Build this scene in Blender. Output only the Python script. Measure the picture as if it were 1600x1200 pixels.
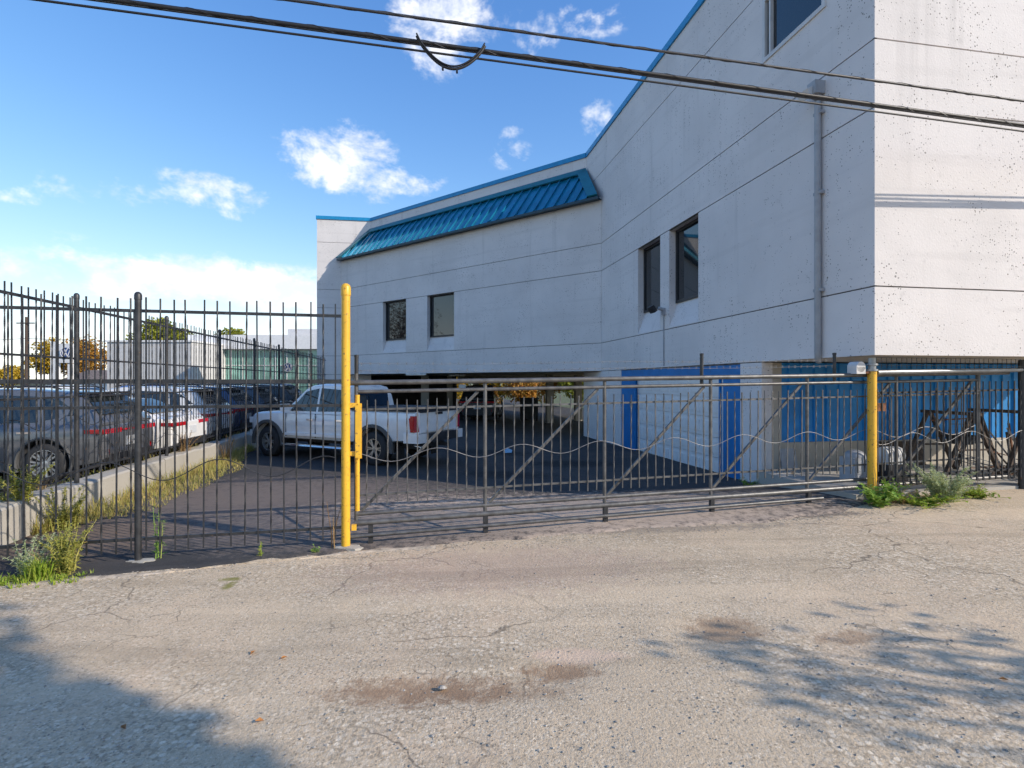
import bpy, bmesh, math, random
from mathutils import Vector, Matrix, Euler

for o in list(bpy.data.objects):
    bpy.data.objects.remove(o, do_unlink=True)
scene = bpy.context.scene
COL = scene.collection
R = math.radians
random.seed(7)

# ------------------------------------------------------------------ camera
CAM_H = 2.1
cam_d = bpy.data.cameras.new('camera')
cam_d.sensor_fit = 'HORIZONTAL'
cam_d.sensor_width = 36.0
cam_d.lens = 36.0 * 840 / 1600
cam_d.shift_y = -4.0 / 1600
cam_d.clip_start = 0.05
cam_d.clip_end = 6000
cam = bpy.data.objects.new('camera', cam_d)
COL.objects.link(cam)
cam.location = (0, 0, CAM_H)
cam.rotation_euler = (R(90), 0, 0)
scene.camera = cam

# ------------------------------------------------------------------ sun, sky
SUN_EL = R(28)
SUN_H = Vector((0.92, -0.39, 0)).normalized()          # horizontal direction towards the sun
SUN_DIR = Vector((SUN_H.x * math.cos(SUN_EL), SUN_H.y * math.cos(SUN_EL), math.sin(SUN_EL)))
sun_d = bpy.data.lights.new('sun', 'SUN')
sun_d.energy = 2.15
sun_d.angle = R(0.5)
sun_d.color = (1.0, 0.90, 0.77)
sun = bpy.data.objects.new('sun', sun_d)
COL.objects.link(sun)
sun.rotation_euler = SUN_DIR.to_track_quat('Z', 'Y').to_euler()
sun.location = (20, -10, 30)

world = bpy.data.worlds.new('World')
scene.world = world
world.use_nodes = True
world.cycles.sampling_method = 'MANUAL'
world.cycles.sample_map_resolution = 256
wn = world.node_tree
wn.nodes.clear()


class G:
    """small node-graph builder"""
    def __init__(self, tree):
        self.t = tree

    def n(self, typ, **kw):
        nd = self.t.nodes.new(typ)
        for k, v in kw.items():
            setattr(nd, k, v)
        return nd

    def set(self, sock, v):
        if hasattr(v, 'bl_idname') and hasattr(v, 'is_output'):
            self.t.links.new(v, sock)
        elif v is not None:
            sock.default_value = v

    def math(self, op, a, b=None, c=None, clamp=False):
        nd = self.n('ShaderNodeMath', operation=op, use_clamp=clamp)
        self.set(nd.inputs[0], a)
        if b is not None: self.set(nd.inputs[1], b)
        if c is not None: self.set(nd.inputs[2], c)
        return nd.outputs[0]

    def vmath(self, op, a, b=None):
        nd = self.n('ShaderNodeVectorMath', operation=op)
        self.set(nd.inputs[0], a)
        if b is not None: self.set(nd.inputs[1], b)
        return nd.outputs[0]

    flat = False

    def noise(self, vec, scale, detail=3, rough=0.55, dist=0.0):
        nd = self.n('ShaderNodeTexNoise')
        if self.flat: nd.noise_dimensions = '2D'
        if vec is not None: self.set(nd.inputs['Vector'], vec)
        nd.inputs['Scale'].default_value = scale
        nd.inputs['Detail'].default_value = detail
        nd.inputs['Roughness'].default_value = rough
        nd.inputs['Distortion'].default_value = dist
        return nd.outputs['Fac']

    def voro(self, vec, scale, feature='F1', out='Distance'):
        nd = self.n('ShaderNodeTexVoronoi', feature=feature)
        if self.flat: nd.voronoi_dimensions = '2D'
        if vec is not None: self.set(nd.inputs['Vector'], vec)
        nd.inputs['Scale'].default_value = scale
        return nd.outputs[out]

    def ramp(self, v, lo, hi, a=0.0, b=1.0, smooth=True):
        nd = self.n('ShaderNodeMapRange')
        nd.interpolation_type = 'SMOOTHSTEP' if smooth else 'LINEAR'
        self.set(nd.inputs[0], v)
        nd.inputs[1].default_value = lo
        nd.inputs[2].default_value = hi
        nd.inputs[3].default_value = a
        nd.inputs[4].default_value = b
        return nd.outputs[0]

    def mix(self, f, a, b, mode='MIX'):
        nd = self.n('ShaderNodeMix', data_type='RGBA', blend_type=mode)
        self.set(nd.inputs[0], f)
        for i, v in ((6, a), (7, b)):
            if isinstance(v, (tuple, list)) and len(v) == 3: v = (*v, 1)
            self.set(nd.inputs[i], v)
        return nd.outputs[2]

    def scale(self, vec, s):
        nd = self.n('ShaderNodeMapping')
        self.set(nd.inputs[0], vec)
        nd.inputs['Scale'].default_value = s
        return nd.outputs[0]


g = G(wn)
sky = g.n('ShaderNodeTexSky', sky_type='NISHITA')
sky.sun_disc = False
sky.sun_elevation = SUN_EL
sky.sun_rotation = math.atan2(SUN_H.x, SUN_H.y)
sky.altitude = 600
sky.air_density = 1.0
sky.dust_density = 0.25
sky.ozone_density = 1.6
SKY_STRENGTH = 0.15
tc = g.n('ShaderNodeTexCoord')
dirv = tc.outputs['Generated']
sep = g.n('ShaderNodeSeparateXYZ')
g.set(sep.inputs[0], dirv)
az = g.math('ARCTAN2', sep.outputs[0], sep.outputs[1])
el = g.math('ARCSINE', sep.outputs[2])
# cloud field: cumulus cover added out of view for its neutral fill light, plus the cumulus groups of this day (azimuth, elevation in radians)
elc = g.math('MAXIMUM', g.math('ADD', sep.outputs[2], 0.12), 0.05)
pl = g.n('ShaderNodeCombineXYZ')
FOFF = 17.0  # offset keeps the added fill clouds outside the view
g.set(pl.inputs[0], g.math('ADD', g.math('DIVIDE', sep.outputs[0], elc), FOFF))
g.set(pl.inputs[1], g.math('DIVIDE', sep.outputs[1], elc))
g.flat = True
big = g.noise(pl.outputs[0], 0.55, 1, 0.5)
azel = g.n('ShaderNodeCombineXYZ')
g.set(azel.inputs[0], az)
g.set(azel.inputs[1], g.math('MULTIPLY', el, 1.5))
g.flat = True
fine = g.noise(azel.outputs[0], 9.0, 5, 0.6, 0.25)
fine2 = g.noise(azel.outputs[0], 30.0, 3, 0.65)
field = g.ramp(big, 0.54, 0.74, 0.0, 0.62)
CLOUDS = [  # az, el, half width, half height, weight
    (-0.315, 0.378, 0.075, 0.040, 0.72), (-0.245, 0.345, 0.06, 0.028, 0.56), (-0.195, 0.338, 0.07, 0.022, 0.50), (-0.38, 0.355, 0.03, 0.020, 0.45),
    (-0.525, 0.295, 0.085, 0.022, 0.55), (-0.47, 0.285, 0.05, 0.020, 0.5),
    (-0.445, 0.150, 0.125, 0.040, 0.75), (-0.36, 0.125, 0.09, 0.040, 0.60), (-0.40, 0.085, 0.10, 0.022, 0.38),
    (-0.135, 0.585, 0.068, 0.055, 0.75), (0.165, 0.455, 0.030, 0.030, 0.60), (0.0, 0.40, 0.030, 0.020, 0.42),
    (-0.006, 0.435, 0.020, 0.012, 0.42), (0.02, 0.575, 0.06, 0.026, 0.42), (0.15, 0.590, 0.05, 0.022, 0.48),
    (-0.700, 0.168, 0.090, 0.028, 0.55), (-0.75, 0.06, 0.10, 0.02, 0.34), (-0.655, 0.268, 0.10, 0.018, 0.34), (-0.745, 0.25, 0.03, 0.012, 0.38),
]
acc = field
for (ca, ce, ha, he, w) in CLOUDS:
    nd = g.n('ShaderNodeVectorMath', operation='MULTIPLY_ADD')
    g.set(nd.inputs[0], azel.outputs[0])
    nd.inputs[1].default_value = (1 / ha, 1 / (1.5 * he), 0)
    nd.inputs[2].default_value = (-ca / ha, -ce / he, 0)
    dt = g.n('ShaderNodeVectorMath', operation='DOT_PRODUCT')
    g.set(dt.inputs[0], nd.outputs[0])
    g.set(dt.inputs[1], nd.outputs[0])
    e = g.math('MULTIPLY_ADD', dt.outputs['Value'], -0.30 * w, w)
    acc = g.math('MAXIMUM', acc, e)
nz = g.math('ADD', g.math('MULTIPLY', g.math('SUBTRACT', fine, 0.5), 1.25), g.math('MULTIPLY', g.math('SUBTRACT', fine2, 0.5), 0.5))
dens = g.ramp(g.math('ADD', acc, nz), 0.28, 0.82, 0.0, 0.95)
gate0 = g.ramp(acc, 0.08, 0.30)
dens = g.math('MULTIPLY', dens, gate0)
above = g.ramp(el, -0.01, 0.02)
dens = g.math('MULTIPLY', dens, above)
skyc = g.n('ShaderNodeHueSaturation')
skyc.inputs['Saturation'].default_value = 1.30
skyc.inputs['Value'].default_value = 0.97
skyc.inputs['Hue'].default_value = 0.515
g.set(skyc.inputs['Color'], sky.outputs[0])
bg1 = g.n('ShaderNodeBackground')
# film-like shoulder so that the horizon keeps its pale blue
SKY_MAX = 0.70
sc3 = g.n('ShaderNodeSeparateColor')
g.set(sc3.inputs[0], skyc.outputs[0])
cc3 = g.n('ShaderNodeCombineColor')
for i in range(3):
    ex = g.math('EXPONENT', g.math('MULTIPLY', sc3.outputs[i], -SKY_STRENGTH * 1.25 / SKY_MAX))
    g.set(cc3.inputs[i], g.math('MULTIPLY', g.math('SUBTRACT', 1.0, ex), SKY_MAX / SKY_STRENGTH))
g.set(bg1.inputs[0], cc3.outputs[0])
bg1.inputs[1].default_value = SKY_STRENGTH
bg2 = g.n('ShaderNodeBackground')
shade = g.ramp(g.noise(azel.outputs[0], 14.0, 4, 0.6), 0.3, 0.7, 0.0, 1.0)
g.set(bg2.inputs[0], g.mix(shade, (0.74, 0.78, 0.86), (1.0, 0.99, 0.98)))
bg2.inputs[1].default_value = 0.60
mx = g.n('ShaderNodeMixShader')
g.set(mx.inputs[0], dens)
g.set(mx.inputs[1], bg1.outputs[0])
g.set(mx.inputs[2], bg2.outputs[0])
wo = g.n('ShaderNodeOutputWorld')
g.set(wo.inputs[0], mx.outputs[0])

scene.view_settings.view_transform = 'Standard'
scene.view_settings.look = 'None'
scene.view_settings.gamma = 1.0
scene.view_settings.exposure = 1.12
scene.view_settings.use_curve_mapping = False
scene.render.engine = 'CYCLES'
scene.cycles.use_denoising = True
scene.cycles.use_adaptive_sampling = True
scene.cycles.adaptive_threshold = 0.02
scene.cycles.max_bounces = 6
scene.cycles.diffuse_bounces = 4
scene.cycles.caustics_reflective = False
scene.cycles.caustics_refractive = False

# ------------------------------------------------------------------ materials
MATS = {}


def new_mat(name):
    m = bpy.data.materials.new(name)
    m.use_nodes = True
    gg = G(m.node_tree)
    b = m.node_tree.nodes['Principled BSDF']
    MATS[name] = m
    return m, gg, b


def simple(name, col, rough=0.6, metal=0.0, var=0.12, scale=6.0, bump=0.0, bscale=40.0, coat=0.0, spec=0.5, dirt=None):
    m, gg, b = new_mat(name)
    geo = gg.n('ShaderNodeNewGeometry')
    nz = gg.noise(geo.outputs['Position'], scale, 2, 0.6)
    c0 = tuple(max(0, c * (1 - var)) for c in col)
    c1 = tuple(min(1, c * (1 + var)) for c in col)
    c = gg.mix(gg.ramp(nz, 0.3, 0.7), c0, c1)
    if dirt:
        d = gg.noise(geo.outputs['Position'], dirt[1], 3, 0.7)
        c = gg.mix(gg.ramp(d, dirt[2], dirt[2] + 0.12), c, dirt[0])
    gg.set(b.inputs['Base Color'], c)
    b.inputs['Roughness'].default_value = rough
    b.inputs['Metallic'].default_value = metal
    b.inputs['Specular IOR Level'].default_value = spec
    if coat:
        b.inputs['Coat Weight'].default_value = coat
        b.inputs['Coat Roughness'].default_value = 0.04
    if bump:
        bm_ = gg.n('ShaderNodeBump')
        bm_.inputs['Strength'].default_value = bump
        bm_.inputs['Distance'].default_value = 0.01
        gg.set(bm_.inputs['Height'], gg.noise(geo.outputs['Position'], bscale, 1, 0.6))
        gg.set(b.inputs['Normal'], bm_.outputs[0])
    return m


def concrete(name, col, pit=1.0, stain=0.5):
    m, gg, b = new_mat(name)
    geo = gg.n('ShaderNodeNewGeometry')
    pos = geo.outputs['Position']
    big = gg.noise(pos, 0.5, 3, 0.6)
    c = gg.mix(gg.ramp(big, 0.3, 0.7), tuple(x * 0.93 for x in col), tuple(min(1, x * 1.04) for x in col))
    streak = gg.noise(gg.scale(pos, (2.2, 2.2, 0.16)), 1.0, 3, 0.65)
    c = gg.mix(gg.ramp(streak, 0.56, 0.80, 0, 0.30 * stain), c, tuple(x * 0.62 for x in col))
    band = gg.noise(gg.scale(pos, (0.25, 0.25, 5.0)), 1.0, 1, 0.6)
    c = gg.mix(gg.ramp(band, 0.52, 0.75, 0, 0.22 * stain), c, tuple(x * 0.82 for x in col))
    blot = gg.noise(pos, 2.7, 4, 0.75)
    c = gg.mix(gg.ramp(blot, 0.60, 0.74, 0, 0.35 * stain), c, tuple(x * 0.74 for x in col))
    h = gg.noise(pos, 30, 1, 0.7)
    # air holes left by the casting: sparse, clustered
    vn = gg.n('ShaderNodeTexVoronoi', feature='F1')
    gg.set(vn.inputs['Vector'], pos)
    vn.inputs['Scale'].default_value = 7.5
    sepc = gg.n('ShaderNodeSeparateColor')
    gg.set(sepc.inputs[0], vn.outputs['Color'])
    clus = gg.ramp(gg.noise(pos, 1.1, 2, 0.65), 0.25, 0.66)
    rad = gg.math('MULTIPLY', gg.math('MULTIPLY', gg.ramp(sepc.outputs[0], 0.55, 1.0, 0.0, 0.13, False), clus), pit)
    hole = gg.math('LESS_THAN', gg.math('ADD', vn.outputs['Distance'], gg.math('MULTIPLY', gg.math('SUBTRACT', h, 0.5), 0.15)), rad)
    vn2 = gg.n('ShaderNodeTexVoronoi', feature='F1')
    gg.set(vn2.inputs['Vector'], pos)
    vn2.inputs['Scale'].default_value = 24.0
    sep2 = gg.n('ShaderNodeSeparateColor')
    gg.set(sep2.inputs[0], vn2.outputs['Color'])
    rad2 = gg.math('MULTIPLY', gg.math('MULTIPLY', gg.ramp(sep2.outputs[0], 0.30, 1.0, 0.0, 0.30, False), clus), pit)
    hole = gg.math('MAXIMUM', hole, gg.math('LESS_THAN', vn2.outputs['Distance'], rad2))
    c = gg.mix(gg.math('MULTIPLY', hole, gg.ramp(blot, 0.3, 0.7, 0.55, 1.0)), c, (0.14, 0.13, 0.12))
    gg.set(b.inputs['Base Color'], c)
    b.inputs['Roughness'].default_value = 0.82
    b.inputs['Specular IOR Level'].default_value = 0.25
    bm_ = gg.n('ShaderNodeBump')
    bm_.inputs['Strength'].default_value = 0.5
    bm_.inputs['Distance'].default_value = 0.006
    gg.set(bm_.inputs['Height'], h)
    gg.set(b.inputs['Normal'], bm_.outputs[0])
    return m


def asphalt(name, base, stone_lo, stone_hi, dust, stone=0.5, cracks=True, dirt=(), scale=62.0, coarse=False, moss=()):
    m, gg, b = new_mat(name)
    geo = gg.n('ShaderNodeNewGeometry')
    pos = geo.outputs['Position']
    gg.flat = True
    vn = gg.n('ShaderNodeTexVoronoi', feature='F1')
    vn.voronoi_dimensions = '2D'
    gg.set(vn.inputs['Vector'], pos)
    vn.inputs['Scale'].default_value = scale
    sepc = gg.n('ShaderNodeSeparateColor')
    gg.set(sepc.inputs[0], vn.outputs['Color'])
    st = gg.mix(sepc.outputs[0], stone_lo, stone_hi)
    f_st = gg.math('MULTIPLY', gg.ramp(vn.outputs['Distance'], 0.62, 0.30), gg.ramp(sepc.outputs[1], 0.25, 0.6))
    worn = gg.ramp(gg.noise(pos, 0.9, 3, 0.6), 0.28, 0.66, 0.35, 1.0)
    c = gg.mix(gg.math('MULTIPLY', gg.math('MULTIPLY', f_st, worn), stone), base, st)
    if coarse:
        v2 = gg.n('ShaderNodeTexVoronoi', feature='F1')
        v2.voronoi_dimensions = '2D'
        gg.set(v2.inputs['Vector'], pos)
        v2.inputs['Scale'].default_value = 27.0
        s2 = gg.n('ShaderNodeSeparateColor')
        gg.set(s2.inputs[0], v2.outputs['Color'])
        cmask = gg.ramp(gg.noise(pos, 0.55, 4, 0.7), 0.36, 0.60)
        f2 = gg.math('MULTIPLY', gg.ramp(v2.outputs['Distance'], 0.50, 0.34), gg.ramp(s2.outputs[1], 0.35, 0.5))
        c = gg.mix(gg.math('MULTIPLY', f2, gg.math('MULTIPLY', cmask, 0.75)), c, gg.mix(s2.outputs[0], tuple(x * 0.35 for x in base), stone_hi))
        c = gg.mix(gg.math('MULTIPLY', gg.ramp(v2.outputs['Distance'], 0.52, 0.72), gg.math('MULTIPLY', cmask, 0.45)), c, tuple(x * 0.30 for x in base))
    sp = gg.noise(pos, 260.0, 0, 0.7)
    c = gg.mix(gg.ramp(sp, 0.56, 0.74, 0, 0.6), c, tuple(x * 0.4 for x in base))
    d1 = gg.noise(pos, 0.45, 4, 0.62)
    d2 = gg.noise(pos, 3.1, 3, 0.75)
    df = gg.math('MULTIPLY', gg.ramp(d1, 0.36, 0.66), gg.ramp(d2, 0.32, 0.72, 0.25, 0.95))
    c = gg.mix(gg.math('MULTIPLY', df, 0.62), c, dust)
    if coarse:
        mp = gg.n('ShaderNodeMapping')
        gg.set(mp.inputs[0], pos)
        mp.inputs['Rotation'].default_value = (0, 0, -0.2267)
        mp.inputs['Scale'].default_value = (0.16, 1.35, 1)
        trk_ = gg.noise(mp.outputs[0], 1.0, 4, 0.65)
        c = gg.mix(gg.ramp(trk_, 0.52, 0.68, 0, 0.38), c, tuple(x * 0.52 for x in base))
        c = gg.mix(gg.ramp(trk_, 0.46, 0.30, 0, 0.35), c, tuple(min(1, x * 1.25) for x in base))
    dk = gg.noise(pos, 1.7, 4, 0.7)
    c = gg.mix(gg.ramp(dk, 0.58, 0.78, 0, 0.30), c, tuple(x * 0.55 for x in base))
    if cracks:
        wob = gg.n('ShaderNodeTexNoise')
        gg.set(wob.inputs['Vector'], pos)
        wob.inputs['Scale'].default_value = 2.4
        wob.inputs['Detail'].default_value = 3
        wpos = gg.vmath('ADD', pos, gg.vmath('MULTIPLY', wob.outputs['Color'], (0.55, 0.55, 0)))
        ve = gg.voro(wpos, 0.62, 'DISTANCE_TO_EDGE')
        cm = gg.ramp(gg.noise(pos, 0.6, 1, 0.5), 0.45, 0.58)
        crk = gg.math('MULTIPLY', gg.ramp(ve, 0.011, 0.003), cm)
        ve2 = gg.voro(wpos, 3.2, 'DISTANCE_TO_EDGE')
        cm2 = gg.ramp(gg.noise(pos, 0.75, 2, 0.6), 0.60, 0.70)
        crk = gg.math('MAXIMUM', crk, gg.math('MULTIPLY', gg.ramp(ve2, 0.035, 0.010, 0, 0.8), cm2))
        c = gg.mix(gg.math('MULTIPLY', crk, 0.5), c, (0.035, 0.030, 0.026))
    sp3 = gg.n('ShaderNodeSeparateXYZ')
    gg.set(sp3.inputs[0], pos)
    dn = gg.math('MULTIPLY', gg.math('SUBTRACT', gg.noise(pos, 7.0, 4, 0.8), 0.5), 4.2)
    for (px, py, hx, hy, colr, wgt) in list(dirt) + list(moss):
        dx = gg.math('DIVIDE', gg.math('SUBTRACT', sp3.outputs[0], px), hx)
        dy = gg.math('DIVIDE', gg.math('SUBTRACT', sp3.outputs[1], py), hy)
        rr = gg.math('ADD', gg.math('MULTIPLY', dx, dx), gg.math('MULTIPLY', dy, dy))
        rr = gg.math('ADD', rr, dn)
        c = gg.mix(gg.ramp(rr, 1.9, 0.0, 0.0, wgt), c, colr)
    gg.set(b.inputs['Base Color'], c)
    b.inputs['Roughness'].default_value = 0.9
    b.inputs['Specular IOR Level'].default_value = 0.25
    bm_ = gg.n('ShaderNodeBump')
    bm_.inputs['Strength'].default_value = 0.6
    bm_.inputs['Distance'].default_value = 0.010
    gg.set(bm_.inputs['Height'], gg.noise(pos, scale * 0.62, 2, 0.75))
    gg.set(b.inputs['Normal'], bm_.outputs[0])
    return m


def leaf_mat(name, cols, rough=0.55, trans=0.25):
    m, gg, b = new_mat(name)
    geo = gg.n('ShaderNodeNewGeometry')
    rnd = geo.outputs['Random Per Island']
    cr = gg.n('ShaderNodeValToRGB')
    els = cr.color_ramp.elements
    while len(els) < len(cols):
        els.new(0.5)
    for i, c in enumerate(cols):
        els[i].position = i / (len(cols) - 1)
        els[i].color = (*c, 1)
    gg.set(cr.inputs[0], rnd)
    gg.set(b.inputs['Base Color'], cr.outputs[0])
    b.inputs['Roughness'].default_value = rough
    b.inputs['Specular IOR Level'].default_value = 0.3
    tr = gg.n('ShaderNodeBsdfTranslucent')
    gg.set(tr.inputs[0], cr.outputs[0])
    ms = gg.n('ShaderNodeMixShader')
    ms.inputs[0].default_value = trans
    out = m.node_tree.nodes['Material Output']
    gg.set(ms.inputs[1], b.outputs[0])
    gg.set(ms.inputs[2], tr.outputs[0])
    gg.set(out.inputs[0], ms.outputs[0])
    return m


concrete('painted_concrete', (0.725, 0.685, 0.665), 1.2, 1.4)
concrete('weathered_concrete', (0.42, 0.39, 0.34), 0.7, 1.0)
concrete('beige_concrete', (0.45, 0.41, 0.35), 0.25, 0.8)
concrete('soffit_concrete', (0.72, 0.63, 0.50), 0.2, 0.6)
simple('joint_dark', (0.15, 0.145, 0.14), 0.9, var=0.3, scale=4)
simple('trim_blue', (0.006, 0.25, 0.52), 0.45, var=0.08)
simple('frame_blue', (0.004, 0.17, 0.46), 0.5, var=0.10, scale=2, dirt=((0.01, 0.12, 0.30), 3.0, 0.62))
simple('siding_blue', (0.003, 0.225, 0.60), 0.5, var=0.12, scale=1.5, dirt=((0.03, 0.10, 0.20), 4.0, 0.64))
simple('awning_teal', (0.006, 0.20, 0.33), 0.27, metal=0.3, var=0.15, scale=1.2)
simple('awning_flash', (0.015, 0.18, 0.23), 0.4, metal=0.2, var=0.12)
simple('awning_dark', (0.012, 0.05, 0.075), 0.5)
simple('steel_grey', (0.125, 0.122, 0.12), 0.42, metal=0.35, var=0.25, scale=9, bump=0.1, dirt=((0.22, 0.20, 0.18), 11.0, 0.66))
simple('steel_dark', (0.042, 0.043, 0.047), 0.42, metal=0.3, var=0.25, scale=12, dirt=((0.15, 0.085, 0.05), 14.0, 0.63))
simple('galvanized', (0.32, 0.33, 0.34), 0.4, metal=0.6, var=0.15, scale=12)
simple('yellow_paint', (0.76, 0.43, 0.035), 0.38, var=0.06, scale=7, dirt=((0.24, 0.12, 0.045), 21.0, 0.58))
simple('rust', (0.16, 0.065, 0.03), 0.85, var=0.5, scale=20)
simple('wire_pale', (0.30, 0.29, 0.28), 0.45, metal=0.5, var=0.2)
simple('cable_black', (0.018, 0.018, 0.021), 0.5)
simple('cable_grey', (0.04, 0.04, 0.045), 0.45)
simple('door_white', (0.80, 0.78, 0.76), 0.45, var=0.03, dirt=((0.50, 0.49, 0.47), 5.0, 0.66))
simple('grey_paint', (0.34, 0.35, 0.37), 0.55, var=0.08)
simple('lip_pale', (0.50, 0.41, 0.31), 0.9, var=0.25, scale=9, bump=0.6, bscale=40, dirt=((0.25, 0.20, 0.15), 12.0, 0.55))
simple('dark_frame', (0.028, 0.028, 0.032), 0.4, metal=0.2)
simple('window_glass', (0.012, 0.015, 0.018), 0.03, var=0.0, spec=0.9)
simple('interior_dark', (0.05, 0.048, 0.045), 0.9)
simple('rubber', (0.025, 0.025, 0.027), 0.75, bump=0.2, bscale=60)
simple('black_plastic', (0.022, 0.022, 0.025), 0.55)
simple('flare_grey', (0.085, 0.085, 0.085), 0.7)
simple('rim_silver', (0.55, 0.56, 0.58), 0.3, metal=0.85, var=0.05)
simple('chrome', (0.7, 0.7, 0.72), 0.12, metal=1.0, var=0.0)
simple('red_lamp', (0.45, 0.008, 0.014), 0.12, var=0.2, scale=30, coat=0.6)
simple('white_lamp', (0.75, 0.76, 0.78), 0.1, var=0.05, coat=0.5)
simple('car_glass', (0.02, 0.026, 0.03), 0.03, var=0.1, spec=0.9)
simple('plate', (0.6, 0.62, 0.65), 0.4, var=0.1, scale=60)
for nm, c, me in (('paint_white', (0.82, 0.81, 0.80), 0.0), ('paint_pearl', (0.66, 0.66, 0.65), 0.05), ('paint_graphite', (0.14, 0.143, 0.155), 0.35), ('paint_navy', (0.03, 0.05, 0.12), 0.3),
                  ('paint_black', (0.018, 0.018, 0.021), 0.1), ('paint_blue', (0.02, 0.08, 0.30), 0.35), ('paint_silver', (0.45, 0.46, 0.48), 0.6), ('paint_red', (0.28, 0.02, 0.02), 0.2), ('paint_slate', (0.06, 0.075, 0.10), 0.4)):
    simple(nm, c, 0.32, me, var=0.03, coat=1.0)
simple('wood_raw', (0.46, 0.31, 0.17), 0.75, var=0.25, scale=14)
simple('wood_old', (0.085, 0.060, 0.045), 0.85, var=0.35, scale=18)
simple('panel_grey', (0.60, 0.59, 0.58), 0.6, var=0.05)
simple('panel_white', (0.84, 0.83, 0.82), 0.5, var=0.04)
simple('shop_glass', (0.28, 0.52, 0.44), 0.08, var=0.3, scale=0.5, spec=0.6)
simple('bark', (0.10, 0.075, 0.055), 0.9, var=0.35, scale=15, bump=0.6, bscale=30)
simple('bark_pale', (0.20, 0.17, 0.14), 0.9, var=0.3, scale=15, bump=0.5, bscale=30)
simple('sign_blue', (0.012, 0.06, 0.24), 0.4, var=0.05)
simple('sign_white', (0.78, 0.78, 0.78), 0.5, var=0.04)
simple('roof_shingle', (0.16, 0.13, 0.12), 0.9, var=0.3, scale=6)
simple('dumpster_dark', (0.02, 0.025, 0.03), 0.6, var=0.3)
simple('paper_blue', (0.30, 0.48, 0.60), 0.7, var=0.2, scale=50)
simple('lamp_white', (0.70, 0.70, 0.66), 0.5)
simple('stone_pale', (0.34, 0.31, 0.27), 0.85, var=0.4, scale=25)
simple('leaf_fallen', (0.36, 0.15, 0.04), 0.7, var=0.5, scale=9)
simple('grass_ground', (0.10, 0.11, 0.04), 0.95, var=0.4, scale=2, bump=0.5, bscale=20)
leaf_mat('leaf_weed_green', [(0.17, 0.33, 0.05), (0.36, 0.52, 0.11), (0.24, 0.43, 0.07), (0.46, 0.47, 0.14)], trans=0.35)
leaf_mat('leaf_weed_lime', [(0.28, 0.42, 0.04), (0.42, 0.50, 0.07), (0.20, 0.34, 0.04), (0.46, 0.42, 0.12)], trans=0.35)
leaf_mat('leaf_weed_pale', [(0.50, 0.56, 0.32), (0.66, 0.68, 0.45), (0.34, 0.44, 0.18)], trans=0.35)
leaf_mat('leaf_weed_yellow', [(0.42, 0.42, 0.09), (0.56, 0.50, 0.14), (0.28, 0.34, 0.06)], trans=0.35)
leaf_mat('grass_dry', [(0.44, 0.42, 0.11), (0.62, 0.48, 0.18), (0.34, 0.38, 0.08), (0.64, 0.46, 0.20)], trans=0.35)
leaf_mat('weed_dry', [(0.36, 0.22, 0.10), (0.46, 0.33, 0.17), (0.26, 0.15, 0.07)])
leaf_mat('leaf_autumn_green', [(0.12, 0.16, 0.02), (0.26, 0.28, 0.03), (0.36, 0.34, 0.04)])
leaf_mat('leaf_autumn_gold', [(0.42, 0.26, 0.02), (0.55, 0.36, 0.03), (0.28, 0.24, 0.03)])
leaf_mat('leaf_autumn_orange', [(0.42, 0.17, 0.03), (0.50, 0.28, 0.05), (0.30, 0.20, 0.04)])
leaf_mat('leaf_dark', [(0.03, 0.055, 0.015), (0.06, 0.09, 0.02), (0.045, 0.075, 0.02)])
leaf_mat('leaf_brown', [(0.12, 0.08, 0.045), (0.18, 0.12, 0.06), (0.09, 0.08, 0.04)])
BROWN = (0.30, 0.19, 0.115)
TAN = (0.66, 0.48, 0.35)
asphalt('alley_asphalt', (0.62, 0.482, 0.325), (0.09, 0.073, 0.055), (0.95, 0.82, 0.63), (0.66, 0.49, 0.33), 0.9, True, coarse=True,
        dirt=[(-0.62, 3.60, 0.62, 0.16, BROWN, 0.85), (-0.1, 3.55, 0.5, 0.10, BROWN, 0.45), (0.34, 3.80, 0.26, 0.12, BROWN, 0.85), (0.48, 4.0, 0.35, 0.09, TAN, 0.7),
              (1.72, 4.35, 0.30, 0.22, BROWN, 0.7), (2.6, 4.15, 0.25, 0.10, BROWN, 0.6), (-0.2, 5.9, 1.7, 0.7, (0.40, 0.27, 0.22), 0.35),
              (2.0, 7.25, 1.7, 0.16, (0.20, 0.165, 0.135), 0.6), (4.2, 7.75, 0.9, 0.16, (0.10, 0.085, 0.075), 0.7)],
        moss=[(-3.0, 5.72, 0.10, 0.05, (0.20, 0.19, 0.03), 0.8), (-2.92, 5.55, 0.05, 0.10, (0.20, 0.19, 0.03), 0.8)])
asphalt('lot_asphalt', (0.058, 0.056, 0.056), (0.03, 0.03, 0.03), (0.16, 0.15, 0.14), (0.11, 0.09, 0.075), 0.5, True,
        dirt=[(-4.4, 9.6, 3.4, 1.9, (0.22, 0.175, 0.145), 0.75), (1.2, 8.4, 3.6, 1.6, (0.56, 0.44, 0.34), 0.9), (-2.6, 7.6, 2.6, 1.0, (0.24, 0.195, 0.165), 0.65), (-0.1, 12.5, 1.0, 0.5, (0.012, 0.011, 0.011), 0.6), (1.6, 14.5, 1.1, 0.6, (0.012, 0.011, 0.011), 0.7),
              (-0.8, 16.5, 1.4, 0.6, (0.012, 0.011, 0.011), 0.6), (-5.6, 7.2, 1.0, 0.8, (0.24, 0.17, 0.12), 0.7)], scale=110)
asphalt('upper_asphalt', (0.06, 0.058, 0.056), (0.04, 0.04, 0.04), (0.16, 0.15, 0.14), (0.13, 0.11, 0.09), 0.5, False)

# ------------------------------------------------------------------ mesh helpers
OFFS = {}


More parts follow.
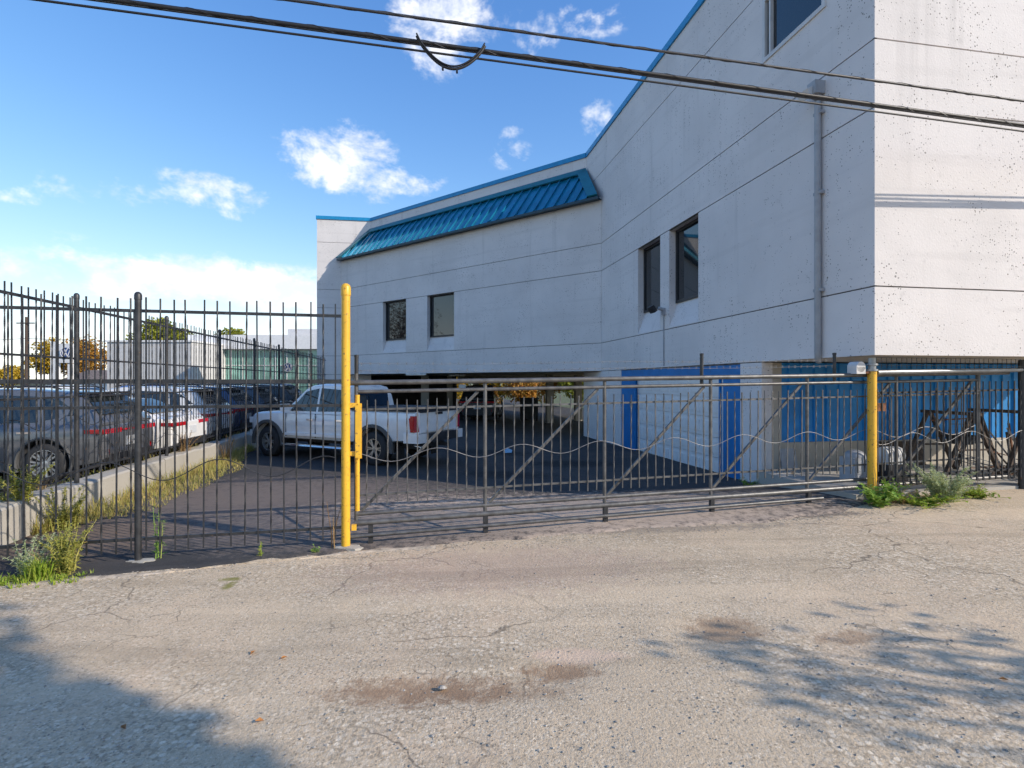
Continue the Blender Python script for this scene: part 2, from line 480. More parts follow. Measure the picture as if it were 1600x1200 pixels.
class MB:
    def __init__(self):
        self.v = []
        self.f = []

    def add(self, vs, fs):
        n = len(self.v)
        self.v += [tuple(p) for p in vs]
        self.f += [tuple(i + n for i in f) for f in fs]
        return self

    def box(self, c, s, rz=0.0, axes=None):
        c = Vector(c)
        hx, hy, hz = s[0] / 2, s[1] / 2, s[2] / 2
        if axes is None:
            ax = Vector((math.cos(rz), math.sin(rz), 0)); ay = Vector((-math.sin(rz), math.cos(rz), 0)); azv = Vector((0, 0, 1))
        else:
            ax, ay, azv = axes
        vs = [c + ax * (sx * hx) + ay * (sy * hy) + azv * (sz * hz) for sz in (-1, 1) for sy in (-1, 1) for sx in (-1, 1)]
        return self.add(vs, [(0, 2, 3, 1), (4, 5, 7, 6), (0, 1, 5, 4), (2, 6, 7, 3), (0, 4, 6, 2), (1, 3, 7, 5)])

    def bar(self, p0, p1, w, h=None):
        """square bar between two points"""
        p0, p1 = Vector(p0), Vector(p1)
        d = (p1 - p0)
        L = d.length
        d.normalize()
        up = Vector((0, 0, 1)) if abs(d.z) < 0.95 else Vector((1, 0, 0))
        s = d.cross(up).normalized()
        u = s.cross(d)
        return self.box((p0 + p1) / 2, (L, w, h or w), axes=(d, s, u))

    def tube(self, pts, r, n=10, caps=True):
        pts = [Vector(p) for p in pts]
        rs = r if isinstance(r, (list, tuple)) else [r] * len(pts)
        base = len(self.v)
        prev = None
        for i, p in enumerate(pts):
            if i == 0: d = pts[1] - pts[0]
            elif i == len(pts) - 1: d = pts[-1] - pts[-2]
            else: d = (pts[i + 1] - pts[i]).normalized() + (pts[i] - pts[i - 1]).normalized()
            d.normalize()
            if prev is None:
                up = Vector((0, 0, 1)) if abs(d.z) < 0.9 else Vector((1, 0, 0))
                s = d.cross(up).normalized()
            else:
                s = (prev - d * prev.dot(d)).normalized()
            prev = s
            u = s.cross(d)
            for k in range(n):
                a = 2 * math.pi * k / n
                self.v.append(tuple(p + (s * math.cos(a) + u * math.sin(a)) * rs[i]))
        for i in range(len(pts) - 1):
            for k in range(n):
                a, b_ = base + i * n + k, base + i * n + (k + 1) % n
                self.f.append((a, b_, b_ + n, a + n))
        if caps:
            self.f.append(tuple(base + k for k in range(n))[::-1])
            self.f.append(tuple(base + (len(pts) - 1) * n + k for k in range(n)))
        return self

    def prism(self, poly, z0, z1):
        """vertical prism from an xy polygon; z may be numbers or functions"""
        n = len(poly)
        f0 = z0 if callable(z0) else (lambda x, y: z0)
        f1 = z1 if callable(z1) else (lambda x, y: z1)
        vs = [(x, y, f0(x, y)) for x, y in poly] + [(x, y, f1(x, y)) for x, y in poly]
        fs = [tuple(range(n))[::-1], tuple(range(n, 2 * n))] + [(i, (i + 1) % n, (i + 1) % n + n, i + n) for i in range(n)]
        return self.add(vs, fs)

    def slab(self, corners, off):
        """polygon extruded by a vector"""
        n = len(corners)
        off = Vector(off)
        cs = [Vector(c) for c in corners]
        vs = cs + [c + off for c in cs]
        fs = [tuple(range(n))[::-1], tuple(range(n, 2 * n))] + [(i, (i + 1) % n, (i + 1) % n + n, i + n) for i in range(n)]
        return self.add(vs, fs)

    def lathe(self, prof, n=24, axis='z', c=(0, 0, 0), closed=False):
        base = len(self.v)
        m = len(prof)
        for k in range(n):
            a = 2 * math.pi * k / n
            for (r, h) in prof:
                if axis == 'z': p = (c[0] + r * math.cos(a), c[1] + r * math.sin(a), c[2] + h)
                else: p = (c[0] + r * math.cos(a), c[1] + h, c[2] + r * math.sin(a))
                self.v.append(p)
        for k in range(n):
            k2 = (k + 1) % n
            for i in range(m if closed else m - 1):
                j = (i + 1) % m
                self.f.append((base + k * m + i, base + k2 * m + i, base + k2 * m + j, base + k * m + j))
        return self

    def mesh(self, name, mat, smooth=None, fix=True, off=(0, 0, 0)):
        me = bpy.data.meshes.new(name)
        o = Vector(off)
        me.from_pydata([tuple(Vector(p) - o) for p in self.v] if o.length else self.v, [], self.f)
        if fix:
            b_ = bmesh.new()
            b_.from_mesh(me)
            bmesh.ops.recalc_face_normals(b_, faces=b_.faces)
            b_.to_mesh(me)
            b_.free()
        me.materials.append(MATS[mat])
        if smooth is not None:
            for p in me.polygons: p.use_smooth = True
            try: me.set_sharp_from_angle(angle=R(smooth))
            except Exception: pass
        me.update()
        return me

    def build(self, name, mat, parent=None, smooth=None, fix=True, world=True):
        off = Vector((0, 0, 0))
        if parent is not None and world:
            off = OFFS.get(parent.as_pointer(), Vector((0, 0, 0)))
        me = self.mesh(name, mat, smooth, fix, off)
        o = bpy.data.objects.new(name, me)
        COL.objects.link(o)
        if parent is not None:
            o.parent = parent
            if world: OFFS[o.as_pointer()] = off
        return o


def tag(o, label=None, cat=None, group=None, kind=None):
    if label: o['label'] = label
    if cat: o['category'] = cat
    if group: o['group'] = group
    if kind: o['kind'] = kind
    return o


def thing(name, loc, label, cat, group=None, rz=0.0):
    o = bpy.data.objects.new(name, None)
    o.empty_display_size = 0.2
    COL.objects.link(o)
    o.location = loc
    o.rotation_euler = (0, 0, rz)
    if rz == 0.0: OFFS[o.as_pointer()] = Vector(loc)
    tag(o, label, cat, group)
    return o


def inst(name, me, parent, loc, rz=0.0, rot=None, scl=None):
    """an object sharing mesh data, placed at a world position under an unrotated thing"""
    o = bpy.data.objects.new(name, me)
    COL.objects.link(o)
    off = OFFS.get(parent.as_pointer(), Vector((0, 0, 0))) if parent is not None else Vector((0, 0, 0))
    o.parent = parent
    o.location = Vector(loc) - off
    o.rotation_euler = rot if rot else (0, 0, rz)
    if scl: o.scale = scl
    return o


def copy_tree(o, parent=None, matmap=None):
    c = o.copy()
    COL.objects.link(c)
    c.parent = parent
    if matmap and o.type == 'MESH' and o.data.materials[0].name in matmap:
        key = (o.data.name, matmap[o.data.materials[0].name])
        if key not in MESHCACHE:
            me = o.data.copy()
            me.materials[0] = MATS[key[1]]
            MESHCACHE[key] = me
        c.data = MESHCACHE[key]
    for ch in list(o.children):
        copy_tree(ch, c, matmap)
    return c


MESHCACHE = {}


def sstep(t):
    t = max(0.0, min(1.0, t))
    return t * t * (3 - 2 * t)


def clamp(x, a, b):
    return max(a, min(b, x))

# ------------------------------------------------------------------ site layout (metres; camera stands at the origin, x right, y away)
P1 = Vector((-2.09, 6.76, 0))                      # yellow gate post: start of the gate line
LD = Vector((0.9745, 0.2246, 0)).normalized()      # along the alley / fence line
LN = Vector((-LD.y, LD.x, 0))                      # into the lot
S0 = Vector((-6.45, 5.75, 0))                      # side fence on the retaining wall
SD = Vector((-0.159, 0.987, 0)).normalized()
SN = Vector((SD.y, -SD.x, 0))                      # towards the lower lot
K = Vector((5.62, 8.33, 0))                        # building corner
AD = Vector((-0.1735, 0.985, 0)).normalized()      # shaded facade
AN = Vector((-AD.y, AD.x, 0))
RD = Vector((AD.y, -AD.x, 0))                      # sunlit facade
RN = -AD
F = Vector((3.44, 20.68, 0))
F2 = Vector((3.135, 22.48, 0))
BD = Vector((-0.785, 0.619, 0)).normalized()
BN = Vector((-BD.y, BD.x, 0))
E = F + BD * 17.03
E2 = Vector((-8.24, 31.46, 0))
GC = Vector((-11.25, 31.0, 0))
ZS, ZR = 2.5, 11.5


def lq(x, y):
    v = Vector((x, y, 0)) - P1
    return v.dot(LD), v.dot(LN)


def gz(x, y):
    d, q = lq(x, y)
    a = 0.028 * clamp(x + 2, 0, 9)
    if q <= 0: return a
    w = sstep((x + 3.5) / 5)
    s = sstep(q / 4.0)
    return a * (1 - s) - w * s * 0.10 - w * 0.0125 * clamp(q - 4, 0, 22)


def wob(x, y):
    return (math.sin(x * 1.9 + y * 0.7) + math.sin(x * 0.8 - y * 2.3 + 1.3) + 0.6 * math.sin(x * 4.1 + y * 3.3 + 0.4) + 0.4 * math.sin(7.3 * x - 5.9 * y)) * 0.25


def grid_axis(lo, flo, fhi, hi, fine, coarse):
    out = []
    x = lo
    while x < flo - 1e-6:
        out.append(x); x += coarse
    x = flo
    while x < fhi - 1e-6:
        out.append(x); x += fine
    x = fhi
    while x <= hi + 1e-6:
        out.append(x); x += coarse
    return out


# the alley: one sheet with a gently broken surface
xs = grid_axis(-60, -7, 10, 60, 0.11, 2.5)
ys = grid_axis(-30, 2, 9.5, 10, 0.11, 1.0)
POT = [(-0.55, 3.6, 0.7, 0.2, 0.028), (0.35, 3.8, 0.35, 0.17, 0.03), (1.75, 4.35, 0.4, 0.25, 0.02), (2.6, 4.1, 0.3, 0.15, 0.018)]
mb = MB()
rnd = random.Random(3)
for yv in ys:
    for xv in xs:
        d, q = lq(xv, yv)
        z = gz(xv, yv) + 0.012 * wob(xv, yv) * sstep(-q / 0.6)
        if -8 < xv < 11 and 1.5 < yv < 9:
            z += rnd.uniform(-1, 1) * 0.003
            for (px, py, hx, hy, dp) in POT:
                r2 = ((xv - px) / hx) ** 2 + ((yv - py) / hy) ** 2
                z -= dp * math.exp(-r2 * 1.2)
        z -= 0.05 * sstep((q + 0.05) / 0.4)
        mb.v.append((xv, yv, z))
nx = len(xs)
for j in range(len(ys) - 1):
    for i in range(nx - 1):
        cx, cy = (xs[i] + xs[i + 1]) / 2, (ys[j] + ys[j + 1]) / 2
        if lq(cx, cy)[1] > 1.6: continue
        mb.f.append((j * nx + i, j * nx + i + 1, (j + 1) * nx + i + 1, (j + 1) * nx + i))
tag(mb.build('alley', 'alley_asphalt', smooth=60), kind='structure')

# the lower lot, newer black asphalt, with a ragged edge towards the alley
QE = [(-6, -0.55), (-4, -0.5), (-2.3, -0.42), (-1.3, -0.32), (0, -0.16), (1.5, -0.24), (3, -0.34), (4.3, -0.42), (5.6, -0.62), (7, -0.5), (8, -0.12), (9, 0.1), (16, 0.1)]


def qe(d):
    for (a, va), (b_, vb) in zip(QE, QE[1:]):
        if a <= d <= b_:
            return va + (vb - va) * (d - a) / (b_ - a)
    return QE[0][1] if d < QE[0][0] else QE[-1][1]


def d_left(q):
    # where the row q meets the retaining wall
    p = P1 + LN * q - S0
    return (0.1 - p.dot(SN)) / LD.dot(SN)


mb = MB()
rows = [0, 0.04, 0.1, 0.2, 0.35, 0.6, 0.9, 1.3, 1.8, 2.4, 3, 3.7, 4.5, 6, 8, 11, 14, 18, 24, 30, 38, 48, 60]
ncol = 150
for ri, rv in enumerate(rows):
    for ci in range(ncol + 1):
        q0 = rv
        dl = d_left(q0 - 0.4)
        d = dl + (17 - dl) * ci / ncol
        e = qe(d) + 0.035 * math.sin(d * 5.3) + 0.025 * math.sin(d * 13.1 + 1) + 0.018 * math.sin(d * 29.0)
        q = e * max(0, 1 - rv / 1.3) + rv
        p = P1 + LD * d + LN * q
        zz = gz(p.x, p.y) + 0.016 + 0.010 * wob(p.x * 0.7, p.y * 0.7) * sstep(rv / 0.8)
        if ri == 0: zz -= 0.03
        mb.v.append((p.x, p.y, zz))
n1 = ncol + 1
for j in range(len(rows) - 1):
    for i in range(ncol):
        mb.f.append((j * n1 + i, j * n1 + i + 1, (j + 1) * n1 + i + 1, (j + 1) * n1 + i))
tag(mb.build('parking_lot', 'lot_asphalt', smooth=60), kind='structure')
# worn pale lip where the old alley asphalt meets the lot
mb = MB()
rnd = random.Random(8)
nl = 70
for i in range(nl + 1):
    d = -3.6 + 4.7 * i / nl
    e = qe(d) - 0.05 + 0.02 * math.sin(d * 4.1)
    wd = 0.075 * max(0.0, math.sin(d * 1.9 + 0.4) + 0.25) + rnd.uniform(-0.018, 0.018)
    for k, off in enumerate((-wd, -wd * 0.4, wd * 0.4, wd)):
        p = P1 + LD * d + LN * (e + off)
        mb.v.append((p.x, p.y, gz(p.x, p.y) + 0.012 * wob(p.x, p.y) * sstep(-e / 0.6) + (0.010 + rnd.uniform(-0.006, 0.004) if k in (1, 2) else -0.01)))
for i in range(nl):
    for k in range(3):
        mb.f.append((i * 4 + k, i * 4 + k + 1, i * 4 + k + 5, i * 4 + k + 4))
tag(mb.build('asphalt_lip', 'lip_pale', smooth=60), kind='structure')

mb = MB()
W0, W1 = S0 - SD * 0.6 - SN * 0.2, S0 + SD * 120 - SN * 0.2
mb.slab([(W0.x, W0.y, 0.30), (W1.x, W1.y, 0.30), (-260, 130, 0.30), (-260, 4.6, 0.30)], (0, 0, -0.4))
tag(mb.build('upper_parking_lot', 'upper_asphalt'), kind='structure')
mb = MB().slab([(-2500, -1500, -0.75), (2500, -1500, -0.75), (2500, 3500, -0.75), (-2500, 3500, -0.75)], (0, 0, -0.2))
tag(mb.build('ground', 'grass_ground'), kind='structure')

# concrete pad behind the fixed fence
pa = P1 + LD * 7.75 + LN * 0.02
pb = P1 + LD * 15 + LN * 0.02
pc, pd = pb + LN * 4.2, P1 + LD * 7.75 + LN * 2.4
mb = MB().prism([(pa.x, pa.y), (pb.x, pb.y), (pc.x, pc.y), (pd.x, pd.y)], -0.3, 0.30)
tag(mb.build('concrete_pad', 'weathered_concrete'), kind='structure')

# ------------------------------------------------------------------ the commercial building
bld = thing('commercial_building', (K.x, K.y, 0), 'large white concrete commercial building with blue trim above the driveway', 'building')


def at(o, d, t, n=None, off=0.0, z=0.0):
    p = o + d * t
    if n is not None: p = p + n * off
    return Vector((p.x, p.y, z))


def wall_band(o, d, n, t0, t1, z0, z1, cuts=(), mat='painted_concrete', name='wall_panel', gap=0.011):
    """one cast band of the facade with openings; edges return 4 cm into the joint"""
    ts = sorted({t0, t1} | {c for q in cuts for c in (q[0], q[1])})
    za, zb = z0 + gap, z1 - gap
    zs = sorted({za, zb} | {clamp(c, za, zb) for q in cuts for c in (q[2], q[3])})
    m = MB()
    for i in range(len(ts) - 1):
        for j in range(len(zs) - 1):
            tm, zm = (ts[i] + ts[i + 1]) / 2, (zs[j] + zs[j + 1]) / 2
            if any(q[0] < tm < q[1] and q[2] < zm < q[3] for q in cuts): continue
            m.add([at(o, d, ts[i], z=zs[j]), at(o, d, ts[i + 1], z=zs[j]), at(o, d, ts[i + 1], z=zs[j + 1]), at(o, d, ts[i], z=zs[j + 1])], [(0, 1, 2, 3)])
    for zz in (za, zb):
        m.add([at(o, d, t0, z=zz), at(o, d, t1, z=zz), at(o, d, t1, n, -0.05, zz), at(o, d, t0, n, -0.05, zz)], [(0, 1, 2, 3)])
    return m.build(name, mat, bld, fix=False)


def joint(o, d, n, t0, t1, z):
    m = MB().add([at(o, d, t0, n, -0.03, z - 0.03), at(o, d, t1, n, -0.03, z - 0.03), at(o, d, t1, n, -0.03, z + 0.03), at(o, d, t0, n, -0.03, z + 0.03)], [(0, 1, 2, 3)])
    return m.build('wall_joint', 'joint_dark', bld, fix=False)


WIN_A = [(5.31, 6.90), (7.47, 9.07)]
WIN_B = [(7.89, 9.75), (11.33, 13.20)]
ZT, ZG, ZTOE = 6.349, 4.30, 3.62
tF, tF2 = (F - K).length, (F2 - K).length
BANDS = [(2.5, 3.58), (3.58, 6.36), (6.36, 7.42), (7.42, 10.15), (10.15, 11.5)]
UW = (1.0, 2.72, 8.6, 9.9)
RLEN = 7.4
for (z0, z1) in BANDS:
    cuts = [(a, b_, ZTOE, ZT + 0.1) for a, b_ in WIN_A] if z0 == 3.58 else ([UW] if z0 == 7.42 else [])
    wall_band(K, AD, AN, 0, tF2 if z0 >= 7 else tF, z0, z1, cuts)
    wall_band(K, RD, RN, 0, RLEN, z0, z1)
    cuts = [(a, b_, ZTOE, ZT + 0.1) for a, b_ in WIN_B] if z0 == 3.58 else []
    if z0 < 7:
        wall_band(F, BD, BN, 0, 17.03, z0, z1, cuts)
CDV = (E2 - GC).normalized()
CNV = Vector((CDV.y, -CDV.x, 0))
CL = (E2 - GC).length
for (z0, z1) in [(-0.6, 2.5)] + BANDS:
    wall_band(GC, CDV, CNV, 0, CL, z0, z1)
wall_band(F, BD, BN, 0, 17.03, 7.42, 9.2)
B2L = (E2 - F2).length
B2D = (E2 - F2).normalized()
B2N = Vector((-B2D.y, B2D.x, 0))
wall_band(F2, B2D, B2N, 0, B2L, 10.6, 11.5)
for z in (3.58, 6.36, 7.42, 10.15):
    joint(K, AD, AN, 0, tF2 if z > 7 else tF, z)
    joint(K, RD, RN, 0, RLEN, z)
    joint(GC, CDV, CNV, 0, CL, z)
    if z < 8: joint(F, BD, BN, 0, 17.03, z)
joint(GC, CDV, CNV, 0, CL, 2.5)
joint(K, AD, AN, 2.8, tF, 2.5)

# hidden sides, roof and soffit close the volume
RE = K + RD * RLEN
RB = RE + AD * 31
GB = GC + AD * 9
mb = MB()
for a, b_ in ((RE, RB), (RB, GB), (GB, GC)):
    mb.add([(a.x, a.y, ZS), (b_.x, b_.y, ZS), (b_.x, b_.y, ZR), (a.x, a.y, ZR)], [(0, 1, 2, 3)])
mb.build('rear_wall', 'painted_concrete', bld, fix=False)
mb = MB().add([(p.x, p.y, 11.3) for p in (K, RE, RB, GB, GC, E2, F2)], [tuple(range(7))])
mb.build('roof_deck', 'interior_dark', bld, fix=False)
mb = MB().add([(p.x, p.y, ZS + 0.012) for p in (K, RE, RB, GB, GC, E, F)], [tuple(range(7))])
mb.build('soffit', 'soffit_concrete', bld, fix=False)

# parapet cap
def cap_run(o, d, n, t0, t1):
    m = MB().slab([at(o, d, t0, n, 0.05, 11.47), at(o, d, t1, n, 0.05, 11.47), at(o, d, t1, n, 0.05, 11.66), at(o, d, t0, n, 0.05, 11.66)], -n * 0.4)
    return m.build('parapet_cap', 'trim_blue', bld)


cap_run(K, AD, AN, 0.05, tF2 + 0.02)
cap_run(K, RD, RN, -0.05, RLEN)
cap_run(F2, B2D, B2N, 0.05, B2L)
cap_run(GC, CDV, CNV, -0.05, CL - 0.02)

# recessed windows with a splayed sill
def recess_window(o, d, n, t0, t1, depth=0.24):
    m = MB()
    P = lambda t, off, z: at(o, d, t, n, off, z)
    m.add([P(t0, 0, ZTOE), P(t1, 0, ZTOE), P(t1, -depth, ZG), P(t0, -depth, ZG)], [(0, 1, 2, 3)])
    for t in (t0, t1):
        m.add([P(t, 0, ZTOE), P(t, -depth, ZG), P(t, -depth, ZT), P(t, 0, ZT)], [(0, 1, 2, 3)])
    m.add([P(t0, 0, ZT), P(t1, 0, ZT), P(t1, -depth, ZT), P(t0, -depth, ZT)], [(0, 1, 2, 3)])
    m.build('window_reveal', 'painted_concrete', bld, fix=False)
    fr = MB()
    w, dp = 0.07, 0.06
    ax = (d, n, Vector((0, 0, 1)))
    oc = -depth + 0.02
    tm = (t0 + t1) / 2
    fr.box(P(t0 + w / 2, oc, (ZG + ZT) / 2), (w, dp, ZT - ZG), axes=ax)
    fr.box(P(t1 - w / 2, oc, (ZG + ZT) / 2), (w, dp, ZT - ZG), axes=ax)
    fr.box(P(tm, oc, ZG + w / 2), (t1 - t0 - 2 * w, dp, w), axes=ax)
    fr.box(P(tm, oc, ZT - w / 2), (t1 - t0 - 2 * w, dp, w), axes=ax)
    win = fr.build('window', 'dark_frame', bld)
    gl = MB().box(P(tm, -depth + 0.005, (ZG + ZT) / 2), (t1 - t0 - 0.1, 0.02, ZT - ZG - 0.1), axes=ax)
    gl.build('pane', 'window_glass', win)


for a, b_ in WIN_A: recess_window(K, AD, AN, a, b_)
for a, b_ in WIN_B: recess_window(F, BD, BN, a, b_)
# upper office window
t0, t1, z0, z1 = UW
fr = MB()
ax = (AD, AN, Vector((0, 0, 1)))
for (tc_, zc_, sx, sz) in ((t0 + 0.04, (z0 + z1) / 2, 0.08, z1 - z0), (t1 - 0.04, (z0 + z1) / 2, 0.08, z1 - z0), ((t0 + t1) / 2, z0 + 0.04, t1 - t0 - 0.16, 0.08), ((t0 + t1) / 2, z1 - 0.04, t1 - t0 - 0.16, 0.08), (t1 - 0.24, (z0 + z1) / 2, 0.05, z1 - z0 - 0.16)):
    fr.box(at(K, AD, tc_, AN, -0.02, zc_), (sx, 0.10, sz), axes=ax)
win = fr.build('window', 'panel_grey', bld)
MB().box(at(K, AD, (t0 + t1) / 2, AN, -0.05, (z0 + z1) / 2), (t1 - t0 - 0.1, 0.02, z1 - z0 - 0.1), axes=ax).build('pane', 'window_glass', win)

# standing-seam metal canopy where the upper storey steps back
SA = (F2 - F).dot(BD)
SB = SA + B2L
PROJ = 0.28
ZE, ZU = 9.14, 10.92


def slope_pt(s, v, lift=0.0):
    lo = at(F, BD, s, BN, PROJ, ZE)
    dep = -(F2 - F).dot(BN)
    hi = at(F, BD, s, BN, -dep + 0.02, ZU)
    p = lo.lerp(hi, v)
    nn = (BN * (ZU - ZE) + Vector((0, 0, 1)) * (PROJ + dep)).normalized()
    return p + nn * lift


S_END = 17.0


def v_top(s):
    if s < SA: return max(0.0, s / SA)
    if s > SB: return max(0.0, (S_END - s) / (S_END - SB))
    return 1.0


NSEAM = 34
sx_ = [i * S_END / NSEAM for i in range(NSEAM + 1)]
for i in range(NSEAM):
    a, b_ = sx_[i], sx_[i + 1]
    cs = [slope_pt(a, 0), slope_pt(b_, 0)]
    for sv in ([b_] + ([SA] if a < SA < b_ else []) + ([SB] if a < SB < b_ else []) + [a]):
        cs.append(slope_pt(sv, v_top(sv)))
    out = []
    for c in cs:
        if not out or (c - out[-1]).length > 1e-4: out.append(c)
    if (out[0] - out[-1]).length < 1e-4: out.pop()
    nn = (slope_pt(1, 0.5, 1) - slope_pt(1, 0.5, 0))
    MB().slab(out, -nn * 0.03).build('roof_panel', 'awning_teal', bld)
for i in range(1, NSEAM):
    s = sx_[i]
    vt = v_top(s)
    if vt < 0.08: continue
    a, b_ = slope_pt(s, 0.0, 0.03), slope_pt(s, vt * 0.98, 0.03)
    u = (b_ - a).normalized()
    nn = (slope_pt(1, 0.5, 1) - slope_pt(1, 0.5, 0))
    MB().box((a + b_) / 2, ((b_ - a).length, 0.05, 0.07), axes=(u, BD, nn)).build('roof_seam', 'awning_teal', bld)


def flash(cs, th=0.05):
    nn = (slope_pt(1, 0.5, 1) - slope_pt(1, 0.5, 0))
    return MB().slab([c + nn * 0.075 for c in cs], nn * th).build('canopy_flashing', 'awning_flash', bld)


flash([slope_pt(SA, 1), slope_pt(SB, 1), slope_pt(SB + 0.05, 0.84), slope_pt(SA - 0.05, 0.84)])
flash([slope_pt(-0.02, 0), slope_pt(SA, 1), slope_pt(SA + 0.25, 0.84), slope_pt(0.42, 0)])
flash([slope_pt(S_END + 0.02, 0), slope_pt(SB, 1), slope_pt(SB - 0.25, 0.84), slope_pt(S_END - 0.42, 0)])
MB().slab([at(F, BD, -0.02, BN, PROJ + 0.03, ZE - 0.08), at(F, BD, S_END + 0.02, BN, PROJ + 0.03, ZE - 0.08), at(F, BD, S_END + 0.02, BN, PROJ + 0.03, ZE + 0.02), at(F, BD, -0.02, BN, PROJ + 0.03, ZE + 0.02)], -BN * 0.06).build('canopy_fascia', 'awning_dark', bld)
MB().slab([at(F, BD, 0, BN, PROJ - 0.03, ZE - 0.06), at(F, BD, S_END, BN, PROJ - 0.03, ZE - 0.06), at(F, BD, S_END, BN, -0.1, ZE - 0.06), at(F, BD, 0, BN, -0.1, ZE - 0.06)], (0, 0, 0.03)).build('canopy_soffit', 'awning_dark', bld)

# ground floor: piers, garage front, metal siding
TP, TE = 2.78, 14.8
ZB = -0.6


def flat(o, d, t0, t1, z0, z1, n, off, name, mat, parent=None):
    m = MB().slab([at(o, d, t0, n, off, z0), at(o, d, t1, n, off, z0), at(o, d, t1, n, off, z1), at(o, d, t0, n, off, z1)], -n * 0.25)
    return m.build(name, mat, parent or bld)


flat(K, AD, TP, 3.52, ZB, ZS - 0.01, AN, 0.0, 'pier', 'painted_concrete')
flat(K, AD, 10.55, TE, ZB, ZS - 0.01, AN, 0.0, 'ground_wall', 'painted_concrete')
flat(K, AD, 3.52, 4.24, ZB, ZS - 0.012, AN, -0.03, 'door_jamb', 'frame_blue')
flat(K, AD, 9.43, 10.55, ZB, ZS - 0.012, AN, -0.03, 'door_jamb', 'frame_blue')
flat(K, AD, 4.24, 9.43, 2.22, ZS - 0.012, AN, -0.03, 'door_header', 'frame_blue')
MB().box(at(K, AD, 4.33, AN, -0.01, 1.0), (0.05, 0.05, 2.4), axes=ax).build('door_stop', 'frame_blue', bld)
MB().box(at(K, AD, 9.34, AN, -0.01, 1.0), (0.05, 0.05, 2.4), axes=ax).build('door_stop', 'frame_blue', bld)
MB().box(at(K, AD, 9.62, AN, 0.0, 1.35), (0.12, 0.05, 0.22), axes=ax).build('keypad', 'grey_paint', bld)
gd = MB().box(at(K, AD, 6.835, AN, -0.19, 1.0), (5.16, 0.04, 2.46), axes=ax).build('garage_door', 'door_white', bld)
zz0 = -0.22
hs = 2.42 / 5
for k in range(5):
    m = MB()
    zc_ = zz0 + hs * (k + 0.5)
    m.box(at(K, AD, 6.835, AN, -0.145, zc_), (5.14, 0.04, hs - 0.016), axes=ax)
    for j in range(9):
        tcc = 4.28 + 5.1 * (j + 0.5) / 9 + 0.0
        m.box(at(K, AD, tcc, AN, -0.118, zc_), (0.46, 0.02, hs * 0.55), axes=ax)
    m.build('door_section', 'door_white', gd)
PB = K + AD * TP
flat(PB, RD, 0.004, 0.46, ZB, ZS - 0.01, RN, -0.003, 'pier', 'beige_concrete')
flat(PB, RD, 0.46, 7.2, ZB, 0.83, RN, -0.02, 'base_wall', 'beige_concrete')
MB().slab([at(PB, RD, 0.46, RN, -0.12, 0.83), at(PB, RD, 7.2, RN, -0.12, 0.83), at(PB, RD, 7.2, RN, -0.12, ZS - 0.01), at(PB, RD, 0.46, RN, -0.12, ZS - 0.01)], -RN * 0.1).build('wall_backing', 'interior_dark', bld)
pw = 0.9
for k in range(8):
    u0 = 0.46 + k * pw
    u1 = min(u0 + pw, 7.2)
    if u1 - u0 < 0.2: break
    m = MB()
    prof = []
    uu = u0
    while uu < u1 - 1e-6:
        for (du, of) in ((0.0, -0.075), (0.19, -0.075), (0.205, -0.04), (0.285, -0.04)):
            if uu + du < u1: prof.append((uu + du, of))
        uu += 0.3
    prof.append((u1, -0.075))
    for (a, oa), (b_, ob) in zip(prof, prof[1:]):
        m.add([at(PB, RD, a, RN, oa, 0.80), at(PB, RD, b_, RN, ob, 0.80), at(PB, RD, b_, RN, ob, ZS - 0.012), at(PB, RD, a, RN, oa, ZS - 0.012)], [(0, 1, 2, 3)])
    m.build('siding_panel', 'siding_blue', bld, fix=False)
q1, q2, q3 = K + AD * TE, K + AD * TE + RD * 7.2, PB + RD * 7.2
mb = MB()
for a, b_ in ((q1, q2), (q2, q3)):
    mb.add([(a.x, a.y, ZB), (b_.x, b_.y, ZB), (b_.x, b_.y, ZS), (a.x, a.y, ZS)], [(0, 1, 2, 3)])
mb.build('ground_wall', 'painted_concrete', bld, fix=False)

# parking undercroft: columns and the closed bay behind
for (px, py, w) in ((2.2, 31.5, 0.40), (4.1, 33.4, 0.42), (-5.1, 31.5, 0.45), (-4.0, 34.5, 0.35), (-2.6, 38.9, 0.4)):
    zb_ = gz(px, py) - 0.1
    MB().box((px, py, (zb_ + ZS) / 2), (w, w, ZS - zb_), rz=R(10)).build('column', 'beige_concrete', bld)
a, b_ = Vector((-12.4, 37.5, 0)), Vector((-4.0, 38.6, 0))
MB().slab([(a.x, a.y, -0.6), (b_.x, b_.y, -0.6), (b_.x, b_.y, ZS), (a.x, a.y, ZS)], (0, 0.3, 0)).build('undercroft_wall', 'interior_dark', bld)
MB().slab([(-4.0, 39.2, 2.22), (7.2, 40.0, 2.22), (7.2, 40.0, ZS), (-4.0, 39.2, ZS)], (0, 0.4, 0)).build('edge_beam', 'beige_concrete', bld)
MB().slab([(GC.x, GC.y, ZB), (GB.x, GB.y, ZB), (GB.x, GB.y, ZS), (GC.x, GC.y, ZS)], (0.3, 0, 0)).build('ground_wall', 'painted_concrete', bld)

